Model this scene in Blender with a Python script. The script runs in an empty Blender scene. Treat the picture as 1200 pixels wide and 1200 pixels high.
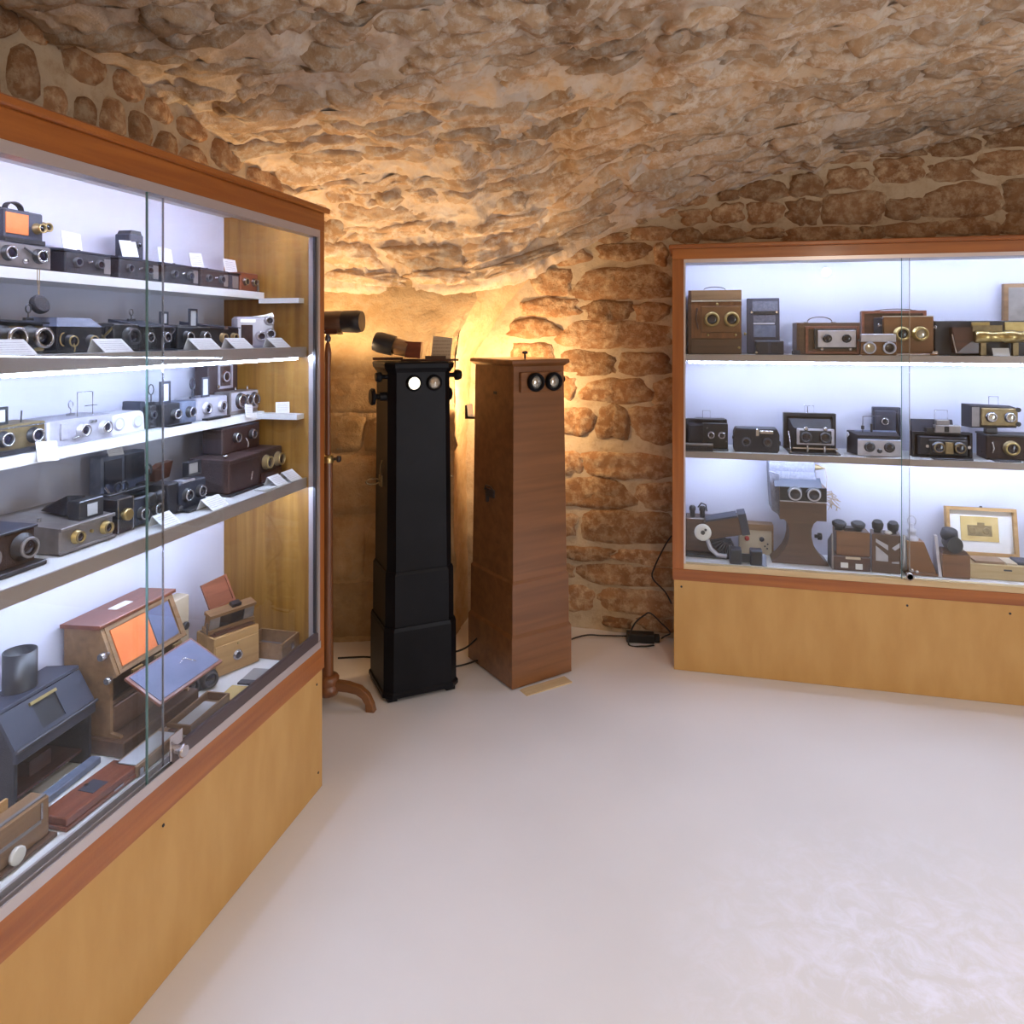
import bpy, math, random
import numpy as np
from mathutils import Vector, Matrix

random.seed(7)
SC = bpy.context.scene
COL = SC.collection
PI = math.pi

# ------------------------------------------------------------------ camera, world, lights, exposure
cam_d = bpy.data.cameras.new('camera')
cam_d.sensor_width = 36.0
cam_d.lens = 36.0 * 852.0 / 1200.0
cam_d.shift_y = -0.1725
cam_d.clip_start = 0.02
cam = bpy.data.objects.new('camera', cam_d)
COL.objects.link(cam)
cam.location = (0, 0, 1.5)
cam.rotation_euler = (PI / 2, 0, math.radians(13.46))
SC.camera = cam

SC.view_settings.view_transform = 'Standard'
SC.view_settings.look = 'None'
SC.view_settings.gamma = 1.0
SC.view_settings.use_curve_mapping = False
SC.view_settings.exposure = -0.08
try:
    SC.cycles.use_denoising = True
    SC.cycles.max_bounces = 10
    SC.cycles.transparent_max_bounces = 16
    SC.cycles.sample_clamp_indirect = 4.0
    SC.cycles.caustics_reflective = False
    SC.cycles.caustics_refractive = False
except Exception:
    pass

world = bpy.data.worlds.new('world')
SC.world = world
world.use_nodes = True
world.node_tree.nodes['Background'].inputs[0].default_value = (0.9, 0.95, 1.0, 1)
world.node_tree.nodes['Background'].inputs[1].default_value = 0.3


def light(name, kind, loc, power, color, size=0.1, target=None, spot=None, blend=0.6, size_y=None):
    d = bpy.data.lights.new(name, kind)
    d.energy = power
    d.color = color
    if kind == 'AREA':
        d.size = size
        if size_y:
            d.shape = 'RECTANGLE'
            d.size_y = size_y
    else:
        d.shadow_soft_size = size
    if spot:
        d.spot_size = math.radians(spot)
        d.spot_blend = blend
    o = bpy.data.objects.new(name, d)
    COL.objects.link(o)
    o.location = loc
    if target:
        o.rotation_euler = (Vector(target) - Vector(loc)).to_track_quat('-Z', 'Y').to_euler()
    return o


WARM = (1.0, 0.60, 0.27)
# two uplighters washing the stones in the corner: one behind the floor viewers, one behind the end of the long cabinet
light('corner_lamp_light', 'POINT', (-0.86, 3.38, 1.24), 26, (1.0, 0.68, 0.37), 0.03)
# the uplighter behind the end of the long cabinet
light('corner_lamp_light', 'SPOT', (-1.62, 2.80, 1.30), 34, (1.0, 0.68, 0.37), 0.03, (-1.42, 3.05, 2.2), 140, 0.5)
# unseen ceiling spots, aimed down so the floor bounces light upward
light('unseen_room_light', 'SPOT', (0.55, 0.95, 2.5), 40, (1.0, 0.93, 0.86), 0.05, (0.45, 1.25, 0), 118, 0.7)
light('unseen_room_light', 'SPOT', (1.7, 0.9, 2.45), 40, (1.0, 0.93, 0.86), 0.05, (1.5, 1.2, 0), 118, 0.7)
light('unseen_room_light', 'SPOT', (0.3, -0.9, 2.45), 40, (1.0, 0.93, 0.86), 0.05, (0.3, -0.4, 0), 120, 0.7)
light('unseen_room_light', 'POINT', (1.4, -1.3, 2.15), 44, (1.0, 0.86, 0.70), 0.04)  # point fill added to brighten the vault, set to mirror in the panes
# cool area fill added by the right wall, out of view
light('cool_fill_light', 'AREA', (3.1, 0.6, 1.1), 48, (0.80, 0.86, 1.0), 1.0, (0.0, 0.8, 1.3), size_y=1.7)

# ------------------------------------------------------------------ materials
MATS = {}


def mat(name, c1, c2=None, rough=0.5, metal=0.0, scale=(8, 8, 8), detail=4.0, bump=0.0, bscale=60.0,
        emit=None, estr=0.0, lo=0.35, hi=0.65, coat=0.0, rand=0.0, dist=0.0, coords='Object', spec=0.5):
    m = bpy.data.materials.new(name)
    m.use_nodes = True
    nt = m.node_tree
    N, L = nt.nodes, nt.links
    b = N['Principled BSDF']
    b.inputs['Roughness'].default_value = rough
    b.inputs['Metallic'].default_value = metal
    b.inputs['Coat Weight'].default_value = coat
    b.inputs['Coat Roughness'].default_value = 0.15
    b.inputs['Specular IOR Level'].default_value = spec
    tc = N.new('ShaderNodeTexCoord')
    if c2 is not None:
        mp = N.new('ShaderNodeMapping')
        mp.inputs['Scale'].default_value = scale
        nz = N.new('ShaderNodeTexNoise')
        nz.inputs['Scale'].default_value = 1.0
        nz.inputs['Detail'].default_value = detail
        nz.inputs['Distortion'].default_value = dist
        rp = N.new('ShaderNodeValToRGB')
        rp.color_ramp.elements[0].position = lo
        rp.color_ramp.elements[1].position = hi
        rp.color_ramp.elements[0].color = (*c1, 1)
        rp.color_ramp.elements[1].color = (*c2, 1)
        L.new(tc.outputs[coords], mp.inputs['Vector'])
        L.new(mp.outputs[0], nz.inputs['Vector'])
        L.new(nz.outputs[0], rp.inputs[0])
        out = rp.outputs[0]
        if rand:
            oi = N.new('ShaderNodeObjectInfo')
            hs = N.new('ShaderNodeHueSaturation')
            mr = N.new('ShaderNodeMapRange')
            mr.inputs[3].default_value = 1 - rand
            mr.inputs[4].default_value = 1 + rand
            L.new(oi.outputs['Random'], mr.inputs[0])
            L.new(mr.outputs[0], hs.inputs['Value'])
            L.new(out, hs.inputs['Color'])
            out = hs.outputs[0]
        L.new(out, b.inputs['Base Color'])
    else:
        b.inputs['Base Color'].default_value = (*c1, 1)
    if bump:
        n2 = N.new('ShaderNodeTexNoise')
        n2.inputs['Scale'].default_value = bscale
        n2.inputs['Detail'].default_value = 5
        bp = N.new('ShaderNodeBump')
        bp.inputs['Strength'].default_value = bump
        bp.inputs['Distance'].default_value = 0.01
        L.new(tc.outputs['Object'], n2.inputs['Vector'])
        L.new(n2.outputs[0], bp.inputs['Height'])
        L.new(bp.outputs[0], b.inputs['Normal'])
    if emit:
        b.inputs['Emission Color'].default_value = (*emit, 1)
        b.inputs['Emission Strength'].default_value = estr
    MATS[name] = m
    return m


def wood(name, c1, c2, grain='Z', rough=0.45, coat=0.2, f=1.0):
    s = {'X': (2.5, 45, 45), 'Y': (45, 2.5, 45), 'Z': (45, 45, 2.5)}[grain]
    return mat(name, c1, c2, rough=rough, scale=tuple(v * f for v in s), coat=coat, detail=6, lo=0.3, hi=0.72, bump=0.06, bscale=120, dist=0.4)


def stone_mat(name, cols, bump=0.5, lo=0.5, hi=0.68):
    """rubble stone: three tones mixed by two noises, tooled fine relief, each stone its own tint"""
    m = bpy.data.materials.new(name)
    m.use_nodes = True
    nt = m.node_tree
    N, L = nt.nodes, nt.links
    b = N['Principled BSDF']
    b.inputs['Roughness'].default_value = 0.92
    b.inputs['Specular IOR Level'].default_value = 0.2
    tc = N.new('ShaderNodeTexCoord')
    def noise(sc, det, rough=0.6):
        n = N.new('ShaderNodeTexNoise')
        n.inputs['Scale'].default_value = sc
        n.inputs['Detail'].default_value = det
        n.inputs['Roughness'].default_value = rough
        L.new(tc.outputs['Object'], n.inputs['Vector'])
        return n
    n1, n2, n3 = noise(7, 5), noise(22, 6, 0.7), noise(55, 8, 0.75)
    r1 = N.new('ShaderNodeValToRGB')
    r1.color_ramp.elements[0].position = 0.36
    r1.color_ramp.elements[0].color = (*cols[0], 1)
    r1.color_ramp.elements[1].position = 0.66
    r1.color_ramp.elements[1].color = (*cols[1], 1)
    L.new(n1.outputs[0], r1.inputs[0])
    mx = N.new('ShaderNodeMix')
    mx.data_type = 'RGBA'
    r2 = N.new('ShaderNodeValToRGB')
    r2.color_ramp.elements[0].position = lo
    r2.color_ramp.elements[1].position = hi
    L.new(n2.outputs[0], r2.inputs[0])
    L.new(r2.outputs[0], mx.inputs['Factor'])
    L.new(r1.outputs[0], mx.inputs['A'])
    mx.inputs['B'].default_value = (*cols[2], 1)
    oi = N.new('ShaderNodeObjectInfo')
    mr = N.new('ShaderNodeMapRange')
    mr.inputs[3].default_value = 0.74
    mr.inputs[4].default_value = 1.2
    L.new(oi.outputs['Random'], mr.inputs[0])
    hs = N.new('ShaderNodeHueSaturation')
    L.new(mr.outputs[0], hs.inputs['Value'])
    L.new(mx.outputs['Result'], hs.inputs['Color'])
    L.new(hs.outputs[0], b.inputs['Base Color'])
    b1 = N.new('ShaderNodeBump')
    b1.inputs['Strength'].default_value = bump
    b1.inputs['Distance'].default_value = 0.02
    b2 = N.new('ShaderNodeBump')
    b2.inputs['Strength'].default_value = bump
    b2.inputs['Distance'].default_value = 0.006
    L.new(n2.outputs[0], b1.inputs['Height'])
    L.new(n3.outputs[0], b2.inputs['Height'])
    L.new(b1.outputs[0], b2.inputs['Normal'])
    L.new(b2.outputs[0], b.inputs['Normal'])
    MATS[name] = m
    return m


def glass_mat():
    m = bpy.data.materials.new('pane_glass')
    m.use_nodes = True
    nt = m.node_tree
    N, L = nt.nodes, nt.links
    N.remove(N['Principled BSDF'])
    tr = N.new('ShaderNodeBsdfTransparent')
    tr.inputs[0].default_value = (0.955, 0.975, 0.975, 1)
    gl = N.new('ShaderNodeBsdfGlossy')
    gl.inputs['Roughness'].default_value = 0.0
    lw = N.new('ShaderNodeLayerWeight')          # facing term, the same from both sides of the pane
    lw.inputs[0].default_value = 0.5
    pw = N.new('ShaderNodeMath')
    pw.operation = 'POWER'
    pw.inputs[1].default_value = 5.0
    L.new(lw.outputs['Facing'], pw.inputs[0])
    fr = N.new('ShaderNodeMath')
    fr.operation = 'MULTIPLY_ADD'
    fr.inputs[1].default_value = 0.90
    fr.inputs[2].default_value = 0.028
    L.new(pw.outputs[0], fr.inputs[0])
    mx = N.new('ShaderNodeMixShader')
    L.new(fr.outputs[0], mx.inputs[0])
    L.new(tr.outputs[0], mx.inputs[1])
    L.new(gl.outputs[0], mx.inputs[2])
    L.new(mx.outputs[0], N['Material Output'].inputs[0])
    MATS['pane_glass'] = m


def print_mat(name, paper, ink, lines, thick=0.45):
    """a paper card printed with ragged rows of tiny unreadable type"""
    m = mat(name, paper, rough=0.7)
    nt = m.node_tree
    N, L = nt.nodes, nt.links
    b = N['Principled BSDF']
    tc = N.new('ShaderNodeTexCoord')
    sp = N.new('ShaderNodeSeparateXYZ')
    L.new(tc.outputs['Generated'], sp.inputs[0])
    def mth(op, a, c=None):
        n = N.new('ShaderNodeMath')
        n.operation = op
        for i, v in enumerate((a, c)):
            if v is None:
                continue
            if isinstance(v, (int, float)):
                n.inputs[i].default_value = v
            else:
                L.new(v, n.inputs[i])
        return n.outputs[0]
    z = mth('MULTIPLY', sp.outputs[2], float(lines))
    row = mth('FRACT', z)
    on = mth('MULTIPLY', mth('GREATER_THAN', row, 0.35), mth('LESS_THAN', row, 0.35 + thick))
    cb = N.new('ShaderNodeCombineXYZ')
    L.new(mth('MULTIPLY', sp.outputs[0], 14.0), cb.inputs[0])
    L.new(mth('FLOOR', z), cb.inputs[1])
    nz = N.new('ShaderNodeTexNoise')
    nz.inputs['Scale'].default_value = 2.0
    L.new(cb.outputs[0], nz.inputs['Vector'])
    ink_on = mth('MULTIPLY', on, mth('GREATER_THAN', nz.outputs[0], 0.46))
    ax = mth('ABSOLUTE', mth('SUBTRACT', sp.outputs[0], 0.5))
    az = mth('ABSOLUTE', mth('SUBTRACT', sp.outputs[2], 0.5))
    ins = mth('MULTIPLY', mth('LESS_THAN', ax, 0.4), mth('LESS_THAN', az, 0.42))
    fac = mth('MULTIPLY', ink_on, ins)
    mx = N.new('ShaderNodeMix')
    mx.data_type = 'RGBA'
    L.new(fac, mx.inputs['Factor'])
    mx.inputs['A'].default_value = (*paper, 1)
    mx.inputs['B'].default_value = (*ink, 1)
    L.new(mx.outputs['Result'], b.inputs['Base Color'])


wood('frame_wood', (0.26, 0.072, 0.010), (0.40, 0.128, 0.020), 'X', 0.35, 0.35)
wood('frame_wood_y', (0.26, 0.072, 0.010), (0.40, 0.128, 0.020), 'Y', 0.35, 0.35)
wood('frame_wood_z', (0.26, 0.072, 0.010), (0.40, 0.128, 0.020), 'Z', 0.35, 0.35)
mat('plywood', (0.50, 0.27, 0.075), (0.56, 0.32, 0.10), rough=0.55, scale=(12, 12, 4), bump=0.03, bscale=200)
wood('side_veneer', (0.20, 0.085, 0.012), (0.42, 0.215, 0.045), 'Z', 0.35, 0.3, 0.7)
mat('white_panel', (0.66, 0.66, 0.79), (0.70, 0.70, 0.82), rough=0.6, scale=(3, 3, 3))
mat('white_shelf', (0.88, 0.88, 0.89), rough=0.4)
mat('shelf_edge', (0.42, 0.36, 0.33), rough=0.35, metal=0.3)
mat('lilac_metal', (0.62, 0.56, 0.55), rough=0.3, metal=0.6)
mat('dark_rail', (0.10, 0.075, 0.075), rough=0.35, metal=0.3)
mat('led', (1, 1, 1), emit=(0.62, 0.72, 1.0), estr=100)
glass_mat()
mat('glass_edge', (0.12, 0.22, 0.20), rough=0.1)
wood('mahogany', (0.155, 0.060, 0.017), (0.25, 0.102, 0.033), 'X', 0.32, 0.4, 0.55)
wood('mahogany_z', (0.13, 0.042, 0.012), (0.24, 0.09, 0.03), 'Z', 0.35, 0.3)
wood('dark_wood', (0.045, 0.016, 0.010), (0.10, 0.035, 0.018), 'X', 0.35, 0.3)
wood('walnut', (0.072, 0.034, 0.018), (0.14, 0.070, 0.037), 'X', 0.4, 0.3)
wood('walnut_pale', (0.19, 0.10, 0.045), (0.30, 0.17, 0.08), 'X', 0.45, 0.2)
wood('oak', (0.40, 0.22, 0.075), (0.56, 0.34, 0.14), 'X', 0.45, 0.2)
wood('oak_pale', (0.55, 0.40, 0.20), (0.68, 0.52, 0.30), 'X', 0.5, 0.1)
wood('rosewood', (0.15, 0.042, 0.022), (0.27, 0.085, 0.045), 'X', 0.35, 0.3)
mat('black_lacquer', (0.004, 0.004, 0.005), (0.008, 0.008, 0.010), rough=0.42, scale=(5, 5, 5), spec=0.16)
mat('black_paint', (0.012, 0.012, 0.014), (0.022, 0.022, 0.026), rough=0.4, scale=(30, 30, 30))
mat('black_leather', (0.009, 0.008, 0.011), (0.022, 0.020, 0.026), rough=0.5, scale=(160, 160, 160), bump=0.35, bscale=350)
mat('brown_leather', (0.024, 0.011, 0.010), (0.046, 0.022, 0.018), rough=0.5, scale=(120, 120, 120), bump=0.3, bscale=300)
mat('grey_leather', (0.10, 0.10, 0.13), (0.16, 0.16, 0.20), rough=0.5, scale=(120, 120, 120), bump=0.25, bscale=300)
mat('blue_grey', (0.13, 0.155, 0.23), (0.19, 0.22, 0.31), rough=0.5, scale=(40, 40, 40))
mat('slate', (0.034, 0.037, 0.056), (0.042, 0.046, 0.068), rough=0.45, scale=(150, 150, 150))
mat('grey_metal', (0.23, 0.21, 0.21), (0.33, 0.30, 0.29), rough=0.38, metal=0.5, scale=(20, 20, 20))
mat('nickel', (0.62, 0.60, 0.62), rough=0.25, metal=0.95)
mat('satin_nickel', (0.52, 0.51, 0.60), (0.62, 0.61, 0.68), rough=0.38, metal=0.4, scale=(30, 30, 30))
mat('white_enamel', (0.74, 0.74, 0.82), rough=0.35)
mat('brass', (0.46, 0.34, 0.135), (0.56, 0.43, 0.19), rough=0.28, metal=0.9, scale=(30, 30, 30))
mat('dull_brass', (0.22, 0.16, 0.08), (0.32, 0.24, 0.12), rough=0.4, metal=0.6, scale=(40, 40, 40))
mat('lens_glass', (0.012, 0.012, 0.03), rough=0.06, coat=0.6)
mat('bright_glass', (0.55, 0.52, 0.44), rough=0.08, metal=0.6)
mat('lit_eyepiece', (1, 0.95, 0.8), emit=(1.0, 0.93, 0.72), estr=2.2)
mat('frosted', (0.66, 0.68, 0.74), rough=0.25)
mat('orange_card', (0.80, 0.19, 0.05), (0.86, 0.24, 0.07), rough=0.6, scale=(20, 20, 20))
mat('red_enamel', (0.55, 0.03, 0.03), rough=0.3)
mat('blue_lining', (0.12, 0.14, 0.24), (0.16, 0.18, 0.30), rough=0.6, scale=(20, 20, 20))
mat('yellow_card', (0.62, 0.44, 0.16), (0.70, 0.52, 0.22), rough=0.6, scale=(20, 20, 20))
mat('beige_card', (0.56, 0.46, 0.33), (0.66, 0.56, 0.42), rough=0.6, scale=(14, 14, 14))
mat('brown_card', (0.30, 0.19, 0.12), (0.38, 0.25, 0.16), rough=0.6, scale=(14, 14, 14))
mat('paper', (0.88, 0.88, 0.89), rough=0.7)
print_mat('printed_card', (0.90, 0.90, 0.91), (0.56, 0.52, 0.58), 7, 0.3)
print_mat('old_print', (0.50, 0.38, 0.24), (0.36, 0.26, 0.16), 7, 0.4)
mat('string', (0.42, 0.28, 0.14), rough=0.8)
mat('cable_black', (0.012, 0.011, 0.010), rough=0.5)
mat('white_ceramic', (0.82, 0.80, 0.76), rough=0.25)
mat('grey_paint', (0.36, 0.36, 0.37), rough=0.4)
mat('steel_dark', (0.10, 0.10, 0.11), rough=0.35, metal=0.8)

stone_mat('vault_stone', ((0.40, 0.25, 0.135), (0.60, 0.43, 0.275), (0.62, 0.53, 0.42)), bump=0.6, lo=0.46, hi=0.62)
stone_mat('vault_mortar', ((0.56, 0.42, 0.28), (0.60, 0.53, 0.45), (0.52, 0.36, 0.215)), bump=0.55)
stone_mat('wall_stone', ((0.29, 0.145, 0.065), (0.43, 0.24, 0.115), (0.60, 0.44, 0.27)), bump=0.75, lo=0.45, hi=0.66)
stone_mat('wall_mortar', ((0.58, 0.44, 0.28), (0.66, 0.53, 0.36), (0.50, 0.36, 0.22)), bump=0.4)
stone_mat('ashlar_stone', ((0.42, 0.28, 0.14), (0.58, 0.43, 0.25), (0.48, 0.36, 0.22)), bump=0.6)

# floor: pale screed with faint clouding
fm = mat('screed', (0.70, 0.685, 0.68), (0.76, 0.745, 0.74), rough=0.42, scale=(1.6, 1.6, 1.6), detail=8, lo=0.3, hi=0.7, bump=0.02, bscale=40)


_n, _l = fm.node_tree.nodes, fm.node_tree.links
# a cloudy pale lilac mottled patch in the screed near the right cabinet
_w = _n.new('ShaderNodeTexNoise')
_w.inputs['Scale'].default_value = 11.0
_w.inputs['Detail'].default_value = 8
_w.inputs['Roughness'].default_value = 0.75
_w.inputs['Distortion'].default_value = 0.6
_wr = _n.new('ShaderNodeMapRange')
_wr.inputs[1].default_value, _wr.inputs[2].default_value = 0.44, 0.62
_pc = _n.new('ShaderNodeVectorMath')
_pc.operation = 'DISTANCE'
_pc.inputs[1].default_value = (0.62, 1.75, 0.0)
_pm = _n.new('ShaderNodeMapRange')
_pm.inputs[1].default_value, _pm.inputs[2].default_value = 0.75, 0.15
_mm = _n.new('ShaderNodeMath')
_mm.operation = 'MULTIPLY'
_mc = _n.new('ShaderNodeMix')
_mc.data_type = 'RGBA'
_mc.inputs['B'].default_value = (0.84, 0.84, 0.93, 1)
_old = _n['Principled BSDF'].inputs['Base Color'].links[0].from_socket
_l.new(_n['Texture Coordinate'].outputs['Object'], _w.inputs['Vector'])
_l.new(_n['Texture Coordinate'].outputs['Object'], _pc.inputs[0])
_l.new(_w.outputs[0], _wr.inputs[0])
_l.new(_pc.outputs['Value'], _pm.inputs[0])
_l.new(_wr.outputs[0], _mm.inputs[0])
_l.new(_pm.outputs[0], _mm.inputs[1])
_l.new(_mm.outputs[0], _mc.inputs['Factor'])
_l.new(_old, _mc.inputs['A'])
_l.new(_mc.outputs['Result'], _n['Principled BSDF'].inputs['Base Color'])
_t = _n.new('ShaderNodeTexNoise')                # worn, unevenly polished patches
_t.inputs['Scale'].default_value = 3.2
_t.inputs['Detail'].default_value = 9
_t.inputs['Roughness'].default_value = 0.7
_r = _n.new('ShaderNodeMapRange')
_r.inputs[1].default_value, _r.inputs[2].default_value = 0.35, 0.65
_r.inputs[3].default_value, _r.inputs[4].default_value = 0.34, 0.52
_l.new(_n['Texture Coordinate'].outputs['Object'], _t.inputs['Vector'])
_l.new(_t.outputs[0], _r.inputs[0])
_l.new(_r.outputs[0], _n['Principled BSDF'].inputs['Roughness'])


# ------------------------------------------------------------------ mesh builder
class MB:
    def __init__(s):
        s.v, s.f, s.sm = [], [], []

    def add(s, verts, faces, smooth=False, M=None):
        o = len(s.v)
        if M is not None:
            verts = [tuple(M @ Vector(p)) for p in verts]
        s.v += [tuple(p) for p in verts]
        s.f += [tuple(i + o for i in f) for f in faces]
        s.sm += [smooth] * len(faces)
        return s

    def box(s, x0, x1, y0, y1, z0, z1, M=None):
        v = [(x0, y0, z0), (x1, y0, z0), (x1, y1, z0), (x0, y1, z0), (x0, y0, z1), (x1, y0, z1), (x1, y1, z1), (x0, y1, z1)]
        return s.add(v, [(3, 2, 1, 0), (4, 5, 6, 7), (0, 1, 5, 4), (1, 2, 6, 5), (2, 3, 7, 6), (3, 0, 4, 7)], False, M)

    def loft(s, loops, smooth=False, caps=True, M=None):
        """loops: list of equal-length point loops"""
        n = len(loops[0])
        v = [p for l in loops for p in l]
        f = []
        for k in range(len(loops) - 1):
            for i in range(n):
                j = (i + 1) % n
                f.append((k * n + i, k * n + j, (k + 1) * n + j, (k + 1) * n + i))
        s.add(v, f, smooth, M)
        if caps:
            s.add(loops[0], [tuple(range(n - 1, -1, -1))], False, M)
            s.add(loops[-1], [tuple(range(n))], False, M)
        return s

    def prism(s, poly, y0, y1, M=None):
        """(x,z) outline pushed along y"""
        return s.loft([[(x, y1, z) for x, z in poly], [(x, y0, z) for x, z in poly]], M=M)

    def prismx(s, poly, x0, x1, M=None):
        """(y,z) outline pushed along x"""
        return s.loft([[(x0, y, z) for y, z in poly], [(x1, y, z) for y, z in poly]], M=M)

    def lathe(s, prof, org=(0, 0, 0), axis=(0, 0, 1), n=16, M=None, smooth=True, caps=True):
        """prof: (radius, distance along the axis)"""
        q = Vector((0, 0, 1)).rotation_difference(Vector(axis).normalized())
        o = Vector(org)
        loops = []
        for r, h in prof:
            loops.append([tuple(o + q @ Vector((r * math.cos(2 * PI * i / n), r * math.sin(2 * PI * i / n), h))) for i in range(n)])
        return s.loft(loops, smooth, caps, M)

    def cyl(s, p0, p1, r0, r1=None, n=14, M=None):
        d = Vector(p1) - Vector(p0)
        return s.lathe([(r0, 0), (r0 if r1 is None else r1, d.length)], p0, d, n, M)

    def tube(s, pts, r, n=6, closed=False, M=None):
        P = [Vector(p) for p in pts]
        m = len(P)
        loops = []
        up = Vector((0.13, 0.27, 0.95)).normalized()
        for i in range(m):
            a = P[i - 1] if (i or closed) else P[i]
            b = P[(i + 1) % m] if (i < m - 1 or closed) else P[i]
            t = (b - a).normalized()
            x = t.cross(up)
            if x.length < 1e-4:
                x = t.cross(Vector((1, 0, 0)))
            x.normalize()
            y = t.cross(x)
            loops.append([tuple(P[i] + r * (math.cos(2 * PI * k / n) * x + math.sin(2 * PI * k / n) * y)) for k in range(n)])
        if closed:
            loops.append(loops[0])
        return s.loft(loops, True, not closed, M)

    def sphere(s, c, r, n=12, sc=(1, 1, 1), M=None):
        loops = []
        for k in range(1, n // 2):
            a = PI * k / (n // 2)
            loops.append([(c[0] + sc[0] * r * math.sin(a) * math.cos(2 * PI * i / n), c[1] + sc[1] * r * math.sin(a) * math.sin(2 * PI * i / n),
                           c[2] - sc[2] * r * math.cos(a)) for i in range(n)])
        return s.loft(loops, True, True, M)

    def frame(s, x0, x1, z0, z1, y0, y1, t, M=None):
        s.box(x0, x0 + t, y0, y1, z0, z1, M)
        s.box(x1 - t, x1, y0, y1, z0, z1, M)
        s.box(x0 + t, x1 - t, y0, y1, z0, z0 + t, M)
        s.box(x0 + t, x1 - t, y0, y1, z1 - t, z1, M)
        return s

    def build(s, name, m, parent=None, bevel=0.0, shift=None, seg=1):
        if shift is not None:
            s.v = [(x - shift[0], y - shift[1], z - shift[2]) for x, y, z in s.v]
        me = bpy.data.meshes.new(name)
        me.from_pydata(s.v, [], s.f)
        me.polygons.foreach_set('use_smooth', s.sm)
        me.update()
        o = bpy.data.objects.new(name, me)
        COL.objects.link(o)
        if m:
            me.materials.append(MATS[m])
        if parent is not None:
            o.parent = parent
        if bevel:
            b = o.modifiers.new('edge', 'BEVEL')
            b.width = bevel
            b.segments = seg
            b.limit_method = 'ANGLE'
            b.angle_limit = math.radians(50)
        return o


def tag(o, label=None, cat=None, group=None, kind=None):
    for k, v in (('label', label), ('category', cat), ('group', group), ('kind', kind)):
        if v:
            o[k] = v
    return o


def thing(name, label, cat, loc=(0, 0, 0), rz=0.0, group=None):
    o = bpy.data.objects.new(name, None)
    o.empty_display_size = 0.05
    COL.objects.link(o)
    o.location = loc
    o.rotation_euler = (0, 0, math.radians(rz))
    return tag(o, label, cat, group)


def T(x=0, y=0, z=0, rx=0, ry=0, rz=0):
    from mathutils import Euler
    return Matrix.Translation((x, y, z)) @ Euler((math.radians(rx), math.radians(ry), math.radians(rz))).to_matrix().to_4x4()


# ------------------------------------------------------------------ masonry: noise, surfaces, stones
def _hash(i, j, k):
    h = (i * 374761393 + j * 668265263 + k * 2147483647 + 1013904223) & 0xFFFFFFFF
    h = ((h ^ (h >> 13)) * 1274126177) & 0xFFFFFFFF
    return ((h ^ (h >> 16)) & 0xFFFF) / 65535.0


def vnoise(P):
    I = np.floor(P).astype(np.int64)
    F = P - I
    F = F * F * (3 - 2 * F)
    r = 0
    for dx in (0, 1):
        for dy in (0, 1):
            for dz in (0, 1):
                w = (F[:, 0] if dx else 1 - F[:, 0]) * (F[:, 1] if dy else 1 - F[:, 1]) * (F[:, 2] if dz else 1 - F[:, 2])
                r = r + w * _hash(I[:, 0] + dx, I[:, 1] + dy, I[:, 2] + dz)
    return r * 2 - 1


def fbm(P, octs):
    """octs: list of (cell size m, amplitude m, ridged)"""
    t = np.zeros(len(P))
    for k, (c, a, rg) in enumerate(octs):
        n = vnoise(P / c + 17.3 * k)
        t += a * ((1 - 2 * np.abs(n)) if rg else n)
    return t


def normals(S, a, b, e=0.004):
    da = S(a + e, b) - S(a - e, b)
    db = S(a, b + e) - S(a, b - e)
    n = np.cross(da, db)
    return n / np.maximum(np.linalg.norm(n, axis=1, keepdims=True), 1e-9)


def np_mesh(name, V, Fc, m, parent=None, smooth=True):
    me = bpy.data.meshes.new(name)
    me.from_pydata(V.tolist(), [], Fc)
    me.polygons.foreach_set('use_smooth', [smooth] * len(me.polygons))
    me.materials.append(MATS[m])
    me.update()
    o = bpy.data.objects.new(name, me)
    COL.objects.link(o)
    if parent is not None:
        o.parent = parent
    return o


def sheet(name, S, A, B, octs, m, sgn=1.0):
    """mortar sheet over the surface S(a,b), pushed along its normal by noise"""
    aa, bb = np.meshgrid(A, B, indexing='ij')
    a, b = aa.ravel(), bb.ravel()
    P = S(a, b)
    P = P + normals(S, a, b) * (sgn * fbm(P, octs))[:, None]
    na, nb = len(A), len(B)
    idx = np.arange(na * nb).reshape(na, nb)
    Fc = np.stack([idx[:-1, :-1], idx[1:, :-1], idx[1:, 1:], idx[:-1, 1:]], -1).reshape(-1, 4).tolist()
    return np_mesh(name, P, Fc, m)


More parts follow.
